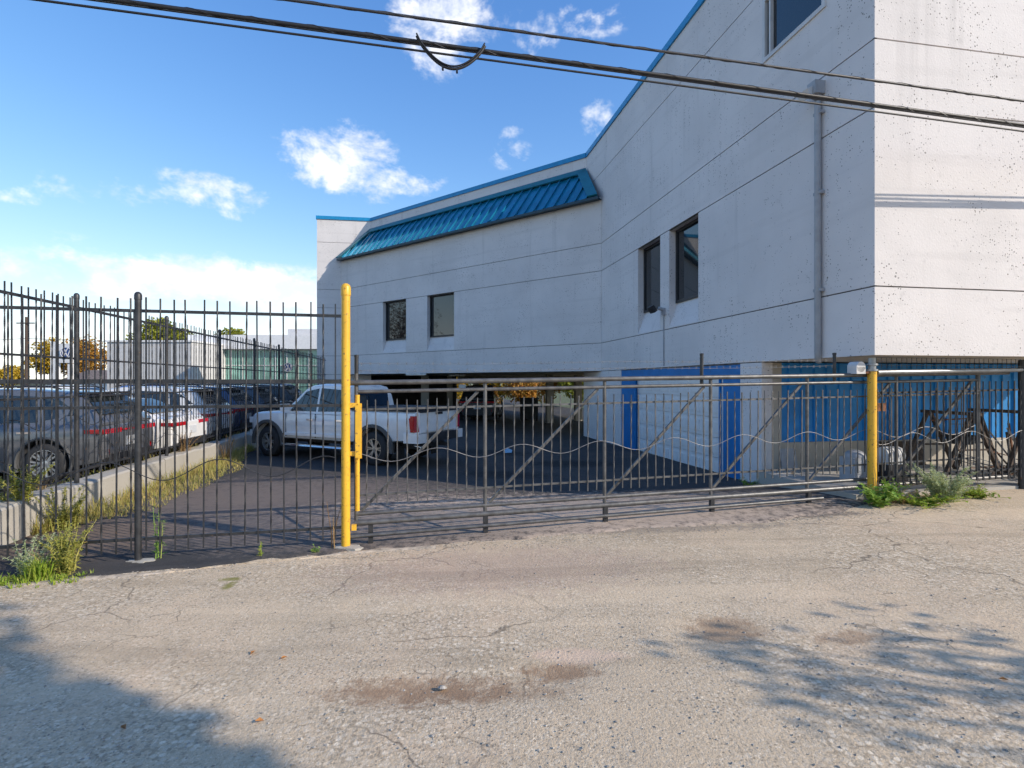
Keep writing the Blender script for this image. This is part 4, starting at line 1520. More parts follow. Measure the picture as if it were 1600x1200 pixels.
    # windscreen and rear window lie just proud of the cabin
    def screen(x0, x1, nm, lift):
        m = MB()
        cs = []
        z0_, z1_ = zr(x0), zr(x1)
        n = Vector((z0_ - z1_, 0, x1 - x0)).normalized()
        if n.z < 0: n = -n
        y0, y1 = Wf(x0, z0_) - 0.10, Wf(x1, z1_) - 0.07
        mids = (x0 + x1) / 2
        for (x, y) in ((x0, y0), (x0, -y0), (mids, -(y0 + y1) / 2), (x1, -y1), (x1, y1), (mids, (y0 + y1) / 2)):
            cs.append(Vector((x, y, zr(x) + 0.018)) + n * lift)
        m.slab(cs, -n * 0.02)
        m.build(nm, 'car_glass', root, world=False)
    screen(0.34, 0.95 if kind == 'suv' else 1.0, 'windscreen', 0.012)
    screen(-1.84 if kind == 'suv' else -1.12, -2.14 if kind == 'suv' else -1.80, 'rear_window', 0.02)
    if kind == 'suv':
        MB().box((-1.86, 0, 1.585), (0.26, 1.16, 0.035)).build('roof_spoiler', 'black_plastic', root, world=False)
        for s in (1, -1): MB().tube([(-1.45, s * 0.60, 1.66), (-1.3, s * 0.60, 1.70), (0.0, s * 0.60, 1.71), (0.15, s * 0.60, 1.67)], 0.016, 6).build('roof_rail', 'black_plastic', root, smooth=40, world=False)
    # tail: lamps, bumper, plate
    zl = 0.90 if kind == 'suv' else 0.84
    for s in (1, -1):
        MB().box((L0 + 0.045, s * W * 0.62, zl), (0.10, 0.52, 0.085)).box((L0 + 0.17, s * W * 0.905, zl + 0.005), (0.26, 0.085, 0.075)).build('tail_lamp', 'red_lamp', root, world=False)
        MB().box((L0 + 0.03, s * W * 0.72, 0.50), (0.06, 0.05, 0.16)).build('bumper_reflector', 'red_lamp', root, world=False)
        MB().box((L1 - 0.10, s * W * 0.62, 0.70), (0.16, 0.36, 0.09)).build('head_lamp', 'white_lamp', root, world=False)
    if kind == 'suv': MB().box((L0 + 0.005, 0, zl), (0.05, 0.62, 0.03)).build('light_bar', 'red_lamp', root, world=False)
    MB().box((L0 + 0.06, 0, 0.40), (0.16, W * 1.50, 0.16)).build('rear_bumper', 'black_plastic', root, world=False)
    MB().box((L0 - 0.004, 0, 0.68), (0.02, 0.34, 0.17)).build('number_plate', 'plate', root, world=False)
    MB().box((L1 - 0.03, 0, 0.52), (0.08, 0.9, 0.22)).build('grille', 'black_plastic', root, world=False)
    for ax_ in (wb2, -wb2):
        for s in (1, -1):
            wheel(root, ax_, s * (W - 0.125), wr, 0.225, 8 if kind == 'suv' else 10, wr * 0.70, pair=(kind == 'suv'))
    return root


def place(root, pos, heading, label, group, z):
    root.location = (pos[0], pos[1], z)
    root.rotation_euler = (0, 0, math.atan2(heading[1], heading[0]))
    root['label'] = label
    root['group'] = group
    return root


suv0 = make_suv('parked_car', 'suv')
sed0 = make_suv('parked_car', 'sedan')
used = {'suv': False, 'sedan': False}
ZL = 0.30


def car(kind, paint, pos, heading, label, group):
    src = suv0 if kind == 'suv' else sed0
    PENDING.append((src, paint, pos, heading, label, group, kind))


PENDING = []
HD = Vector((-0.993, -0.115, 0)).normalized()
LEFT = Vector((-HD.y, HD.x, 0))
if LEFT.y > 0: LEFT = -LEFT


def row_car(kind, paint, s, out, label):
    # tail-left corner stands at this point by the side fence
    tl = Vector((-7.25, 9.5, 0)) + SD * s - SN * out
    back = 2.30 if kind == 'suv' else 2.35
    c = tl + HD * back - LEFT * 0.93
    car(kind, paint, (c.x, c.y), (HD.x, HD.y), label, 'cars parked tail first along the side fence')


row_car('suv', 'paint_graphite', 0.0, 0.02, 'dark grey sport utility car parked nearest behind the side fence')
row_car('sedan', 'paint_white', 2.35, -0.15, 'white car with red tail lamps next to the dark grey one')
row_car('suv', 'paint_pearl', 4.73, 0.0, 'pearl white sport utility car third along the side fence')
row_car('suv', 'paint_navy', 7.3, 0.1, 'navy sport utility car fourth along the side fence')
row_car('suv', 'paint_slate', 9.8, 0.0, 'slate blue sport utility car fifth along the side fence')
row_car('sedan', 'paint_black', 12.3, 0.0, 'black car farthest along the side fence beyond the pickup nose')
row_car('suv', 'paint_black', 14.8, 0.2, 'black sport utility car at the far end of the side fence row')
OPP = (0.99, 0.12)
for (kind, paint, x, y, lab) in (
        ('sedan', 'paint_silver', -15.2, 13.2, 'silver saloon car behind the dark grey car, far left'),
        ('sedan', 'paint_blue', -15.4, 16.4, 'bright blue saloon car in the second row left of the post'),
        ('suv', 'paint_white', -15.8, 19.6, 'white sport utility car in the second row behind the blue saloon'),
        ('sedan', 'paint_pearl', -16.2, 22.6, 'pearl white saloon car in the second row'),
        ('suv', 'paint_blue', -16.4, 25.6, 'blue sport utility car in the second row before the glass front'),
        ('suv', 'paint_slate', -16.8, 28.6, 'slate sport utility car at the end of the second row')):
    car(kind, paint, (x, y), OPP, lab, 'cars in the second row')
for (kind, paint, x, y, lab) in (
        ('suv', 'paint_white', -30.5, 31.0, 'white sport utility car far off below the blue sign'),
        ('sedan', 'paint_silver', -30.0, 35.5, 'silver saloon car far off left of the grey building'),
        ('suv', 'paint_black', -23.0, 36.0, 'black sport utility car far off before the grey building'),
        ('suv', 'paint_blue', -19.5, 37.0, 'blue sport utility car far off before the glass front'),
        ('suv', 'paint_silver', -16.0, 37.5, 'silver sport utility car far off before the glass front'),
        ('sedan', 'paint_white', -26.5, 33.5, 'white saloon car far off before the grey building')):
    car(kind, paint, (x, y), (0.95, -0.3), lab, 'cars before the far buildings')
car('suv', 'paint_black', (-1.75, 31.5), (0.05, 1.0), 'black van parked in the dark undercroft', 'vehicles in the undercroft')
first = {'suv': True, 'sedan': True}
for (src, paint, pos, hd, label, group, kind) in PENDING:
    mm = {'paint_white': paint} if paint != 'paint_white' else None
    o = copy_tree(src, None, mm)
    place(o, pos, hd, label, group, ZL if 'undercroft' not in group else gz(*pos))
    if 'undercroft' in group: o.scale = (1.12, 1.15, 1.2)
for s_ in (suv0, sed0):
    def rm(o):
        for ch in list(o.children): rm(ch)
        bpy.data.objects.remove(o, do_unlink=True)
    rm(s_)


# ------------------------------------------------------------------ the white pickup (origin under the rear axle)
def make_pickup():
    root = thing('pickup_truck', (0, 0, 0), 'white crew cab pickup truck parked inside the gate', 'truck', rz=1e-9)
    W = 1.0
    wbx, wr = 3.70, 0.415
    X0, X1 = -1.22, 4.66
    ztop = [(X0, 1.34), (0.80, 1.34), (0.84, 1.24), (3.05, 1.24), (3.25, 1.25), (4.2, 1.21), (4.5, 1.14), (X1, 0.92)]
    zbot = [(X0, 0.62), (-0.7, 0.58), (0.5, 0.50), (3.2, 0.50), (4.2, 0.48), (X1, 0.50)]
    hw = [(X0, W * 0.965), (-0.9, W * 0.985), (0.7, W * 0.985), (0.9, W * 0.97), (3.0, W * 0.97), (3.4, W * 0.99), (4.25, W * 0.96), (4.52, W * 0.84), (X1, W * 0.70)]
    xs = [X0, X0 + 0.06, X0 + 0.2, -0.8, -0.5, -0.2, 0.1, 0.4, 0.7, 0.80, 0.84, 1.1, 1.5, 1.9, 2.3, 2.7, 3.05, 3.25, 3.5, 3.8, 4.1, 4.3, 4.42, 4.52, 4.6, X1]
    body = loft_body(xs, ztop, zbot, hw, 0.06).build('body', 'paint_white', root, world=False)
    cut_arches(body, [(0, wr, 0.53, W), (wbx, wr, 0.53, W)])
    for ax_ in (0, wbx):
        for s in (1, -1):
            m = MB()
            pts = [R(-8 + i * 196 / 18) for i in range(19)]
            ins = [(ax_ + 0.52 * math.cos(a), wr + 0.52 * math.sin(a)) for a in pts]
            outs = [(ax_ + 0.61 * math.cos(a), wr + 0.60 * math.sin(a)) for a in pts]
            for i in range(18):
                q = [ins[i], ins[i + 1], outs[i + 1], outs[i]]
                m.add([(x, s * (W * 0.95), z) for x, z in q] + [(x, s * (W * 1.015), z) for x, z in q], [(4, 5, 6, 7), (0, 1, 5, 4), (2, 3, 7, 6), (1, 2, 6, 5), (3, 0, 4, 7)])
            m.build('fender_flare', 'flare_grey', root, smooth=35, world=False)
            MB().box((ax_, s * 0.62, wr + 0.22), (1.02, 0.34, 0.62)).build('wheel_well', 'black_plastic', root, world=False)
            wheel(root, ax_, s * (W - 0.16), wr, 0.29, 6, 0.245, pair=True)
    MB().box((1.7, 0, 0.50), (5.4, 1.2, 0.16)).build('chassis', 'black_plastic', root, world=False)
    # cab
    roof = [(0.86, 1.26), (0.90, 1.70), (1.00, 1.90), (1.25, 1.955), (1.9, 1.975), (2.25, 1.94), (2.45, 1.86), (2.85, 1.50), (3.20, 1.25)]
    wbt = [(0.86, 0.945), (3.2, 0.93)]
    tumble = 0.25
    belt = 1.24
    loft_cabin(sorted(set([r_[0] for r_ in roof] + [1.6, 2.65, 3.0])), roof, belt - 0.03, wbt, tumble).build('cab', 'paint_white', root, smooth=35, world=False)
    Wf = lambda x, z: interp(wbt, x) - (z - belt + 0.03) * tumble
    zr = lambda x: interp(roof, x)
    polys = [[(2.92, belt + 0.03), (2.42, zr(2.42) - 0.09), (1.98, zr(1.98) - 0.10), (1.96, belt + 0.03)], [(1.88, belt + 0.03), (1.90, zr(1.9) - 0.10), (1.12, zr(1.12) - 0.10), (1.04, belt + 0.05)]]
    for s in (1, -1):
        side_glass(root, polys, Wf, s)
        MB().box((2.86, s * 1.13, belt + 0.12), (0.12, 0.22, 0.20)).box((2.88, s * 0.99, belt + 0.06), (0.05, 0.12, 0.05)).build('mirror', 'paint_white', root, world=False)
        for hx in (2.12, 1.08): MB().box((hx, s * 0.975, 1.06), (0.22, 0.045, 0.035)).build('door_handle', 'chrome', root, world=False)
        for hx in (3.02, 1.94, 0.87): MB().box((hx, s * 0.966, 0.90), (0.010, 0.022, 0.62)).build('door_gap', 'black_plastic', root, world=False)
        MB().box((1.95, s * 0.985, 0.66), (2.15, 0.05, 0.07)).build('door_moulding', 'paint_white', root, world=False)
        MB().tube([(0.75, s * 0.95, 0.40), (0.95, s * 1.03, 0.37), (3.0, s * 1.03, 0.37), (3.15, s * 0.95, 0.40)], 0.05, 8).build('running_board', 'chrome', root, smooth=40, world=False)
        m = MB().slab([(X0 - 0.015, s * 0.80, 0.86), (X0 - 0.015, s * 0.985, 0.86), (X0 - 0.015, s * 0.985, 1.24), (X0 - 0.015, s * 0.86, 1.24), (X0 - 0.015, s * 0.84, 1.05)], (0.12, 0, 0))
        m.slab([(X0 + 0.02, s * 0.955, 0.88), (X0 + 0.10, s * 0.97, 0.93), (X0 + 0.13, s * 0.97, 1.18), (X0 + 0.02, s * 0.955, 1.24)], (0, s * 0.032, 0))
        m.build('tail_lamp', 'red_lamp', root, world=False)
        MB().slab([(X0 - 0.10, s * 0.62, 0.60), (X0 - 0.10, s * 0.98, 0.60), (X0 - 0.02, s * 1.0, 0.60), (X0 + 0.42, s * 1.0, 0.62), (X0 + 0.30, s * 0.98, 0.84), (X0 - 0.10, s * 0.96, 0.84), (X0 - 0.10, s * 0.62, 0.80)][:0] or [(X0 - 0.12, s * 0.62, 0.60), (X0 - 0.12, s * 0.97, 0.60), (X0 + 0.30, s * 0.99, 0.60), (X0 + 0.30, s * 0.62, 0.60)], (0, 0, 0.22)).build('bumper_corner', 'paint_white', root, world=False)
        MB().box((4.5, s * 0.70, 0.98), (0.16, 0.34, 0.16)).build('head_lamp', 'white_lamp', root, world=False)
        MB().box((-0.62, s * 0.72, 0.32), (0.04, 0.28, 0.34)).build('mud_flap', 'rubber', root, world=False)
    def screen(x0, x1, nm):
        n = Vector((zr(x0) - zr(x1), 0, x1 - x0)).normalized()
        if n.z < 0: n = -n
        y0, y1 = Wf(x0, zr(x0)) - 0.11, Wf(x1, zr(x1)) - 0.08
        cs = [Vector((x, y, zr(x) + 0.015)) + n * 0.012 for (x, y) in ((x0, y0), (x0, -y0), (x1, -y1), (x1, y1))]
        MB().slab(cs, -n * 0.02).build(nm, 'car_glass', root, world=False)
    screen(2.52, 3.08, 'windscreen')
    MB().slab([(0.875, 0.66, 1.36), (0.875, -0.66, 1.36), (0.90, -0.60, 1.78), (0.90, 0.60, 1.78)], (-0.03, 0, 0)).build('rear_window', 'car_glass', root, world=False)
    # tonneau cover over the bed, tailgate, bumper
    tn = MB()
    for k in range(4):
        tn.box((-1.02 + k * 0.50 + 0.02, 0, 1.385), (0.47, 1.72, 0.035))
    tn.build('bed_cover', 'black_plastic', root, world=False)
    for s in (1, -1): MB().box((-0.22, s * 0.90, 1.365), (1.98, 0.10, 0.045)).build('bed_rail', 'black_plastic', root, world=False)
    tg = MB().box((X0 - 0.012, 0, 1.08), (0.05, 1.58, 0.48)).build('tailgate', 'paint_white', root, world=False)
    MB().box((X0 - 0.02, 0, 1.335), (0.10, 1.58, 0.05)).build('tailgate_spoiler', 'black_plastic', tg, world=False)
    MB().box((X0 - 0.036, 0, 1.27), (0.02, 0.30, 0.06)).build('tailgate_handle', 'black_plastic', tg, world=False)
    MB().box((X0 - 0.10, 0, 0.71), (0.20, 1.22, 0.20)).build('rear_bumper', 'black_plastic', root, world=False)
    MB().box((X0 - 0.20, 0, 0.52), (0.22, 0.10, 0.09)).build('tow_hitch', 'black_plastic', root, world=False)
    MB().tube([(X0 + 0.25, 0.62, 0.50), (X0 - 0.03, 0.66, 0.48)], 0.045, 10).build('exhaust', 'chrome', root, smooth=40, world=False)
    MB().box((X1 - 0.05, 0, 0.88), (0.12, 1.1, 0.42)).build('grille', 'black_plastic', root, world=False)
    MB().box((X1 - 0.02, 0, 0.60), (0.16, 1.5, 0.18)).build('front_bumper', 'paint_white', root, world=False)
    # pressed lettering on the tailgate
    cu = bpy.data.curves.new('txt', 'FONT')
    cu.body = 'TUNDRA'
    cu.size = 0.19
    cu.extrude = 0.004
    cu.align_x = 'CENTER'
    cu.align_y = 'CENTER'
    cu.space_character = 1.25
    to = bpy.data.objects.new('txt', cu)
    COL.objects.link(to)
    bpy.context.view_layer.update()
    me = bpy.data.meshes.new_from_object(to.evaluated_get(bpy.context.evaluated_depsgraph_get()))
    bpy.data.objects.remove(to, do_unlink=True)
    me.materials.clear()
    me.materials.append(MATS['paint_white'])
    lo = bpy.data.objects.new('tailgate_lettering', me)
    COL.objects.link(lo)
    lo.parent = tg
    lo.location = (X0 - 0.040, 0, 1.06)
    lo.rotation_euler = (R(90), 0, R(-90))
    return root


pk = make_pickup()
TH = Vector((-0.8946, 0.4467, 0)).normalized()
TL = Vector((-TH.y, TH.x, 0))
if TL.y > 0: TL = -TL
ra = Vector((-3.425, 13.29, 0)) - TL * 0.98
pk.location = (ra.x, ra.y, 0.01)
pk.rotation_euler = (0, 0, math.atan2(TH.y, TH.x))
pk.scale = (1.015, 1.015, 1.02)

# ------------------------------------------------------------------ trees
def leaf_cloud(m, c, r, n, size, rn, flat=1.0):
    for _ in range(n):
        while True:
            v = Vector((rn.uniform(-1, 1), rn.uniform(-1, 1), rn.uniform(-1, 1)))
            if v.length <= 1: break
        v = v.normalized() * (v.length ** 0.6)
        p = Vector((c[0] + v.x * r, c[1] + v.y * r, c[2] + v.z * r * flat))
        s = size * rn.uniform(0.6, 1.35)
        a = Vector((rn.uniform(-1, 1), rn.uniform(-1, 1), rn.uniform(-1, 1))).normalized()
        b_ = a.orthogonal().normalized()
        b_ = (Matrix.Rotation(rn.uniform(0, 6.28), 3, a) @ b_)
        c_ = a.cross(b_)
        m.add([p - b_ * s * 0.5, p + c_ * s * 0.32 + a * s * 0.08, p + b_ * s * 0.5, p - c_ * s * 0.32 + a * s * 0.08], [(0, 1, 2, 3)])


def tree(name, label, base, h, rx, rz, clumps, per, size, mat, seed, crown_z=None, group=None, trunk_r=0.16, bark='bark', gap=0.75, cat='tree', limbs=8):
    rn = random.Random(seed)
    root = thing(name, base, label, cat, group)
    b_ = Vector(base)
    cz = crown_z if crown_z is not None else h - rz
    cc = b_ + Vector((0, 0, cz))
    t = MB()
    lean = Vector((rn.uniform(-0.05, 0.05), rn.uniform(-0.05, 0.05), 1))
    top = b_ + lean * (cz + rz * 0.4)
    t.tube([b_ - Vector((0, 0, 0.2)), b_ + lean * (cz * 0.3) + Vector((rn.uniform(-.06, .06), 0, 0)), b_ + lean * (cz * 0.7), top], [trunk_r * 1.25, trunk_r, trunk_r * 0.8, trunk_r * 0.3], 9)
    cents = []
    for k in range(clumps):
        while True:
            v = Vector((rn.uniform(-1, 1), rn.uniform(-1, 1), rn.uniform(-1, 1)))
            if 0.25 < v.length <= 1: break
        wv = 1.0 - 0.35 * max(0, v.z)
        cents.append(cc + Vector((v.x * rx * wv, v.y * rx * wv, v.z * rz)) * gap)
    for k in range(min(limbs, clumps)):
        s0 = b_ + lean * (cz * rn.uniform(0.55, 0.95))
        e_ = cents[k]
        mid = s0.lerp(e_, 0.55) + Vector((0, 0, 0.12 * rx))
        t.tube([s0, mid, e_], [trunk_r * 0.42, trunk_r * 0.26, trunk_r * 0.1], 6)
    t.build('trunk', bark, root, smooth=50)
    m = MB()
    cr = 0.42 * min(rx, rz)
    for c in cents:
        leaf_cloud(m, c, cr * rn.uniform(0.65, 1.25), int(per * rn.uniform(0.6, 1.3)), size, rn, 0.8)
    m.build('crown', mat, root, fix=False)
    return root


tree('street_tree', 'golden green tree far left beside the blue dealer sign', (-63.5, 74, 0.3), 8.2, 2.6, 3.2, 30, 130, 0.36, 'leaf_autumn_gold', 21)
tree('street_tree', 'rounded orange tree right of the dealer sign', (-59.5, 75, 0.3), 8.4, 3.2, 3.3, 34, 130, 0.36, 'leaf_autumn_orange', 22)
tree('street_tree', 'broad yellow green tree rising above the grey flat roof', (-40.5, 62, 0.3), 9.6, 3.9, 3.0, 44, 140, 0.36, 'leaf_autumn_green', 23)
tree('street_tree', 'small yellow green tree above the white showroom roof', (-34.4, 66, 0.3), 9.0, 2.2, 2.4, 24, 120, 0.34, 'leaf_autumn_green', 24)
tree('street_tree', 'low golden tree at the far left edge by the road', (-79, 85, 0.3), 4.9, 2.8, 2.2, 24, 120, 0.36, 'leaf_autumn_gold', 25)
tree('street_tree', 'slim dark green tree left of the grey flat roof', (-46.6, 64, 0.3), 7.0, 1.1, 2.6, 18, 100, 0.32, 'leaf_autumn_green', 26)
# trees seen in the window reflections, left of the lot
tree('street_tree', 'tall brown thinning tree reflected in the office windows, left of the frame', (-44, 27, 0.3), 13, 5.0, 5.0, 50, 90, 0.22, 'leaf_brown', 27, limbs=24)
tree('street_tree', 'second brown thinning tree reflected in the office windows', (-52, 33, 0.3), 11, 5.0, 4.4, 44, 90, 0.22, 'leaf_brown', 28, limbs=20)
# woods behind the undercroft
for i, (x, y, h, mt, lab) in enumerate((
        (-5.6, 50, 5.2, 'leaf_autumn_gold', 'bright golden tree behind the parking undercroft, far left'),
        (-2.2, 53, 5.8, 'leaf_autumn_gold', 'golden tree behind the undercroft next to the dark van'),
        (0.9, 51, 5.0, 'leaf_autumn_orange', 'rusty orange tree behind the middle of the undercroft'),
        (3.6, 54, 5.6, 'leaf_autumn_orange', 'orange tree behind the right undercroft columns'),
        (6.4, 52, 5.4, 'leaf_autumn_green', 'yellow green tree behind the right end of the undercroft'),
        (-9.0, 54, 6.0, 'leaf_autumn_green', 'green tree behind the closed end of the undercroft'),
        (9.6, 55, 6.0, 'leaf_autumn_green', 'green tree behind the garage block'))):
    tree('woodland_tree', lab, (x, y, -0.75), h, 2.0, h * 0.46, 30, 110, 0.28, mt, 40 + i, crown_z=h * 0.52, group='trees behind the building')
# trees at the alley, behind and right of the camera, whose shade falls across the asphalt
tree('alley_tree', 'dense leafy tree behind the camera shading the lower left asphalt', (8.55, -3.3, 0.25), 11.0, 2.4, 3.3, 150, 300, 0.24, 'leaf_dark', 61, crown_z=7.7, group='trees shading the alley', trunk_r=0.2, gap=0.76)
tree('alley_tree', 'thin sparse tree right of the camera dappling the asphalt', (9.7, 0.75, 0.28), 5.0, 1.15, 0.7, 18, 26, 0.12, 'leaf_dark', 62, crown_z=3.75, group='trees shading the alley', trunk_r=0.06, gap=1.0, limbs=20)

# ------------------------------------------------------------------ far buildings
gb = thing('grey_warehouse', (-30.3, 45, 0.3), 'grey flat roofed warehouse with ribbed panels beyond the cars', 'building')
MB().box((-30.3, 51, 2.85), (7.1, 12, 5.1)).build('core', 'panel_grey', gb)
for k in range(14):
    x = -33.85 + 7.1 * (k + 0.5) / 14
    MB().box((x, 44.96, 2.9), (7.1 / 14 - 0.05, 0.10, 5.0)).build('wall_panel', 'panel_grey', gb)
MB().box((-30.3, 50.95, 5.47), (7.3, 12.3, 0.14)).build('roof_edge', 'panel_white', gb)
sr = thing('car_showroom', (-22, 50, 0.3), 'white car showroom with a long green glass front', 'building')
MB().box((-20.5, 57, 2.7), (18.4, 13.4, 4.8)).build('core', 'panel_white', sr)
MB().box((-20.5, 56.7, 5.75), (18.8, 14.2, 1.3)).build('fascia', 'panel_white', sr)
MB().box((-19.2, 55, 6.75), (5.0, 6, 0.85)).build('roof_box', 'panel_grey', sr)
n = 17
for k in range(n):
    x = -29.3 + 17.6 * (k + 0.5) / n
    MB().box((x, 50.22, 2.75), (17.6 / n - 0.10, 0.06, 4.5)).build('glass_pane', 'shop_glass', sr)
for k in range(n + 1):
    x = -29.3 + 17.6 * k / n
    MB().box((x, 50.19, 2.75), (0.08, 0.12, 4.6)).build('mullion', 'panel_white', sr)
for z in (2.0, 3.6): MB().box((-20.5, 50.16, z), (17.6, 0.07, 0.07)).build('transom', 'panel_white', sr)


def emblem(parent, c, r, name='emblem'):
    """round blue badge with a white ring, a V above a W"""
    x, y, z = c
    d = MB().lathe([(0.001, 0), (r, 0), (r, 0.06), (0.001, 0.06)], 28, axis='y', c=(x, y, z)).build(name, 'sign_blue', parent)
    m = MB().lathe([(r * 0.99, -0.03), (r * 0.99, 0.0), (r * 0.88, 0.0), (r * 0.88, -0.03)], 28, axis='y', c=(x, y, z), closed=True)
    def st(x0, z0, x1, z1):
        m.bar((x + x0 * r, y - 0.02, z + z0 * r), (x + x1 * r, y - 0.02, z + z1 * r), 0.02, 0.13 * r)
    st(-0.36, 0.80, 0.0, 0.10); st(0.36, 0.80, 0.0, 0.10)
    st(-0.74, 0.46, -0.32, -0.74); st(-0.32, -0.74, 0.0, 0.0); st(0.0, 0.0, 0.32, -0.74); st(0.32, -0.74, 0.74, 0.46)
    m.build('emblem_letters', 'sign_white', d)


emblem(sr, (-20.85, 50.0, 3.42), 0.42)
sg = thing('dealer_sign', (-35.2, 42, 0.3), 'tall white pylon sign with a round blue badge', 'sign')
MB().box((-35.75, 42.1, 2.75), (0.55, 0.3, 4.9)).build('pylon', 'sign_white', sg)
MB().box((-34.95, 42.05, 4.30), (1.25, 0.25, 1.5)).build('sign_panel', 'sign_white', sg)
MB().box((-34.55, 42.1, 1.9), (0.35, 0.2, 3.2)).build('pylon_leg', 'sign_white', sg)
emblem(sg, (-34.75, 41.87, 4.35), 0.44)
hs_ = thing('small_house', (-54.5, 69, 0.3), 'low house with a brown hipped roof between the trees', 'house')
MB().box((-54.5, 71, 1.2), (7.0, 4, 1.8)).build('wall', 'panel_white', hs_)
m = MB().add([(-58.3, 68.6, 2.1), (-50.7, 68.6, 2.1), (-50.7, 73.4, 2.1), (-58.3, 73.4, 2.1), (-56, 71, 3.6), (-53, 71, 3.6)], [(0, 1, 5, 4), (1, 2, 5), (2, 3, 4, 5), (3, 0, 4), (3, 2, 1, 0)])
m.build('roof', 'roof_shingle', hs_)
up = thing('utility_pole', (-54.2, 60, 0.3), 'wooden utility pole at far left', 'utility pole')
MB().tube([(-54.2, 60, 0.2), (-54.2, 60, 9.3)], [0.17, 0.12], 8).build('pole', 'wood_old', up)
MB().box((-54.2, 59.9, 8.6), (2.0, 0.12, 0.12)).build('cross_arm', 'wood_old', up)
for i, (z, s) in enumerate(((6.9, 0.5), (5.2, 0.4))):
    m = MB()
    pts = []
    for k in range(21):
        t = k / 20
        pts.append((-54.2 + 70 * t, 60 + 6 * t, z - s * 4 * t * (1 - t) * 1.4))
    m.tube(pts, 0.025, 4)
    pts = [(-54.2 - 40 * k / 10, 60 + 3 * k / 10, z - s * 4 * (k / 10) * (1 - k / 10)) for k in range(11)]
    m.tube(pts, 0.025, 4)
    o = m.build('distant_wire', 'cable_black')
    tag(o, ('upper' if i == 0 else 'lower') + ' thin wire strung from the far utility pole', 'cable', 'wires on the far pole')

# ------------------------------------------------------------------ in the undercroft
db = thing('waste_bin', (1.05, 33.5, gz(1.05, 33.5)), 'dark metal waste bin standing in the undercroft', 'bin')
zb0 = gz(1.05, 33.5)
MB().prism([(0.5, 33), (1.6, 33), (1.6, 34), (0.5, 34)], zb0 + 0.12, zb0 + 1.35).build('body', 'dumpster_dark', db)
MB().box((1.05, 33.5, zb0 + 1.40), (1.2, 1.1, 0.09)).build('lid', 'dumpster_dark', db)
for dx in (-0.45, 0.45): MB().lathe([(0.001, -0.04), (0.07, -0.04), (0.07, 0.04), (0.001, 0.04)], 10, axis='y', c=(1.05 + dx, 33.1, zb0 + 0.07)).build('caster', 'rubber', db)
for (x, y, L, lab) in ((-4.75, 26.6, 1.0, 'white strip light under the soffit above the pickup bed'), (-3.0, 29.5, 0.9, 'second white strip light under the soffit')):
    f_ = thing('strip_light', (x, y, 2.45), lab, 'light fixture', 'strip lights under the soffit')
    MB().box((x, y, 2.46), (L, 0.16, 0.07)).build('housing', 'lamp_white', f_)
    MB().box((x, y, 2.415), (L * 0.94, 0.10, 0.03)).build('tube', 'white_lamp', f_)
sb = thing('hanging_sign', (-2.45, 26.5, 1.75), 'small white notice board hanging under the soffit', 'sign')
MB().box((-2.45, 26.5, 1.83), (0.34, 0.02, 0.24)).build('board', 'sign_white', sb)
for dx in (-0.13, 0.13): MB().bar((-2.45 + dx, 26.5, 1.94), (-2.45 + dx, 26.5, 2.51), 0.012).build('hanger', 'steel_dark', sb)
cp_ = Vector((-0.13, 16.6, 0))
pz = gz(cp_.x, cp_.y) + 0.03
m = MB().add([(cp_.x - 0.13, cp_.y - 0.1, pz), (cp_.x + 0.12, cp_.y - 0.12, pz + 0.01), (cp_.x + 0.14, cp_.y + 0.1, pz + 0.06), (cp_.x, cp_.y + 0.14, pz + 0.12), (cp_.x - 0.14, cp_.y + 0.11, pz + 0.04), (cp_.x - 0.02, cp_.y, pz + 0.07)], [(0, 1, 5), (1, 2, 5), (2, 3, 5), (3, 4, 5), (4, 0, 5)])
tag(m.build('crumpled_wrapper', 'paper_blue', fix=False), 'crumpled pale blue wrapper lying on the dark asphalt', 'litter')

# ------------------------------------------------------------------ clutter under the right-hand overhang
PZ = 0.30
op = thing('gate_operator', (6.75, 9.62, PZ), 'grey gate motor with a ribbed cover behind the yellow corner post', 'gate motor')
MB().box((6.75, 9.62, PZ + 0.17), (0.44, 0.36, 0.34), rz=LANG).build('base_box', 'dark_frame', op)
m = MB()
for k in range(9):
    a = -0.17 + 0.0425 * k
    c = Vector((6.75, 9.62, PZ + 0.48)) + LD * a
    m.tube([c, c + LD * 0.03], 0.16 if k % 2 else 0.148, 18)
m.box((6.75, 9.62, PZ + 0.40), (0.36, 0.30, 0.14), rz=LANG)
m.build('motor_cover', 'panel_grey', op, smooth=40)
MB().tube([(6.95, 9.55, PZ + 0.35), (7.08, 9.5, PZ + 0.38), (7.14, 9.48, PZ + 0.20), (7.12, 9.48, PZ)], 0.022, 8).build('conduit', 'galvanized', op, smooth=40)
ub = thing('plastic_bin', (6.22, 9.75, gz(6.22, 9.75)), 'grey plastic tub with a domed lid left of the corner post', 'bin')
MB().box((6.22, 9.75, 0.42), (0.34, 0.34, 0.62), rz=LANG).build('body', 'grey_paint', ub)
MB().lathe([(0.18, 0), (0.175, 0.05), (0.13, 0.10), (0.06, 0.125), (0.001, 0.13)], 16, c=(6.22, 9.75, 0.73)).build('lid', 'grey_paint', ub, smooth=50)
ps = thing('plank_stack', (6.1, 10.7, 0.0), 'stack of pale new planks lying beside the base wall', 'planks')
for k in range(3):
    for j in range(2):
        c = Vector((5.98 + 0.03 * k, 10.48 + 0.20 * j, 0.05 + 0.075 * k + 0.04))
        MB().box(c, (1.25 - 0.07 * k, 0.17, 0.06), rz=R(10 + k)).build('plank', 'wood_raw', ps)
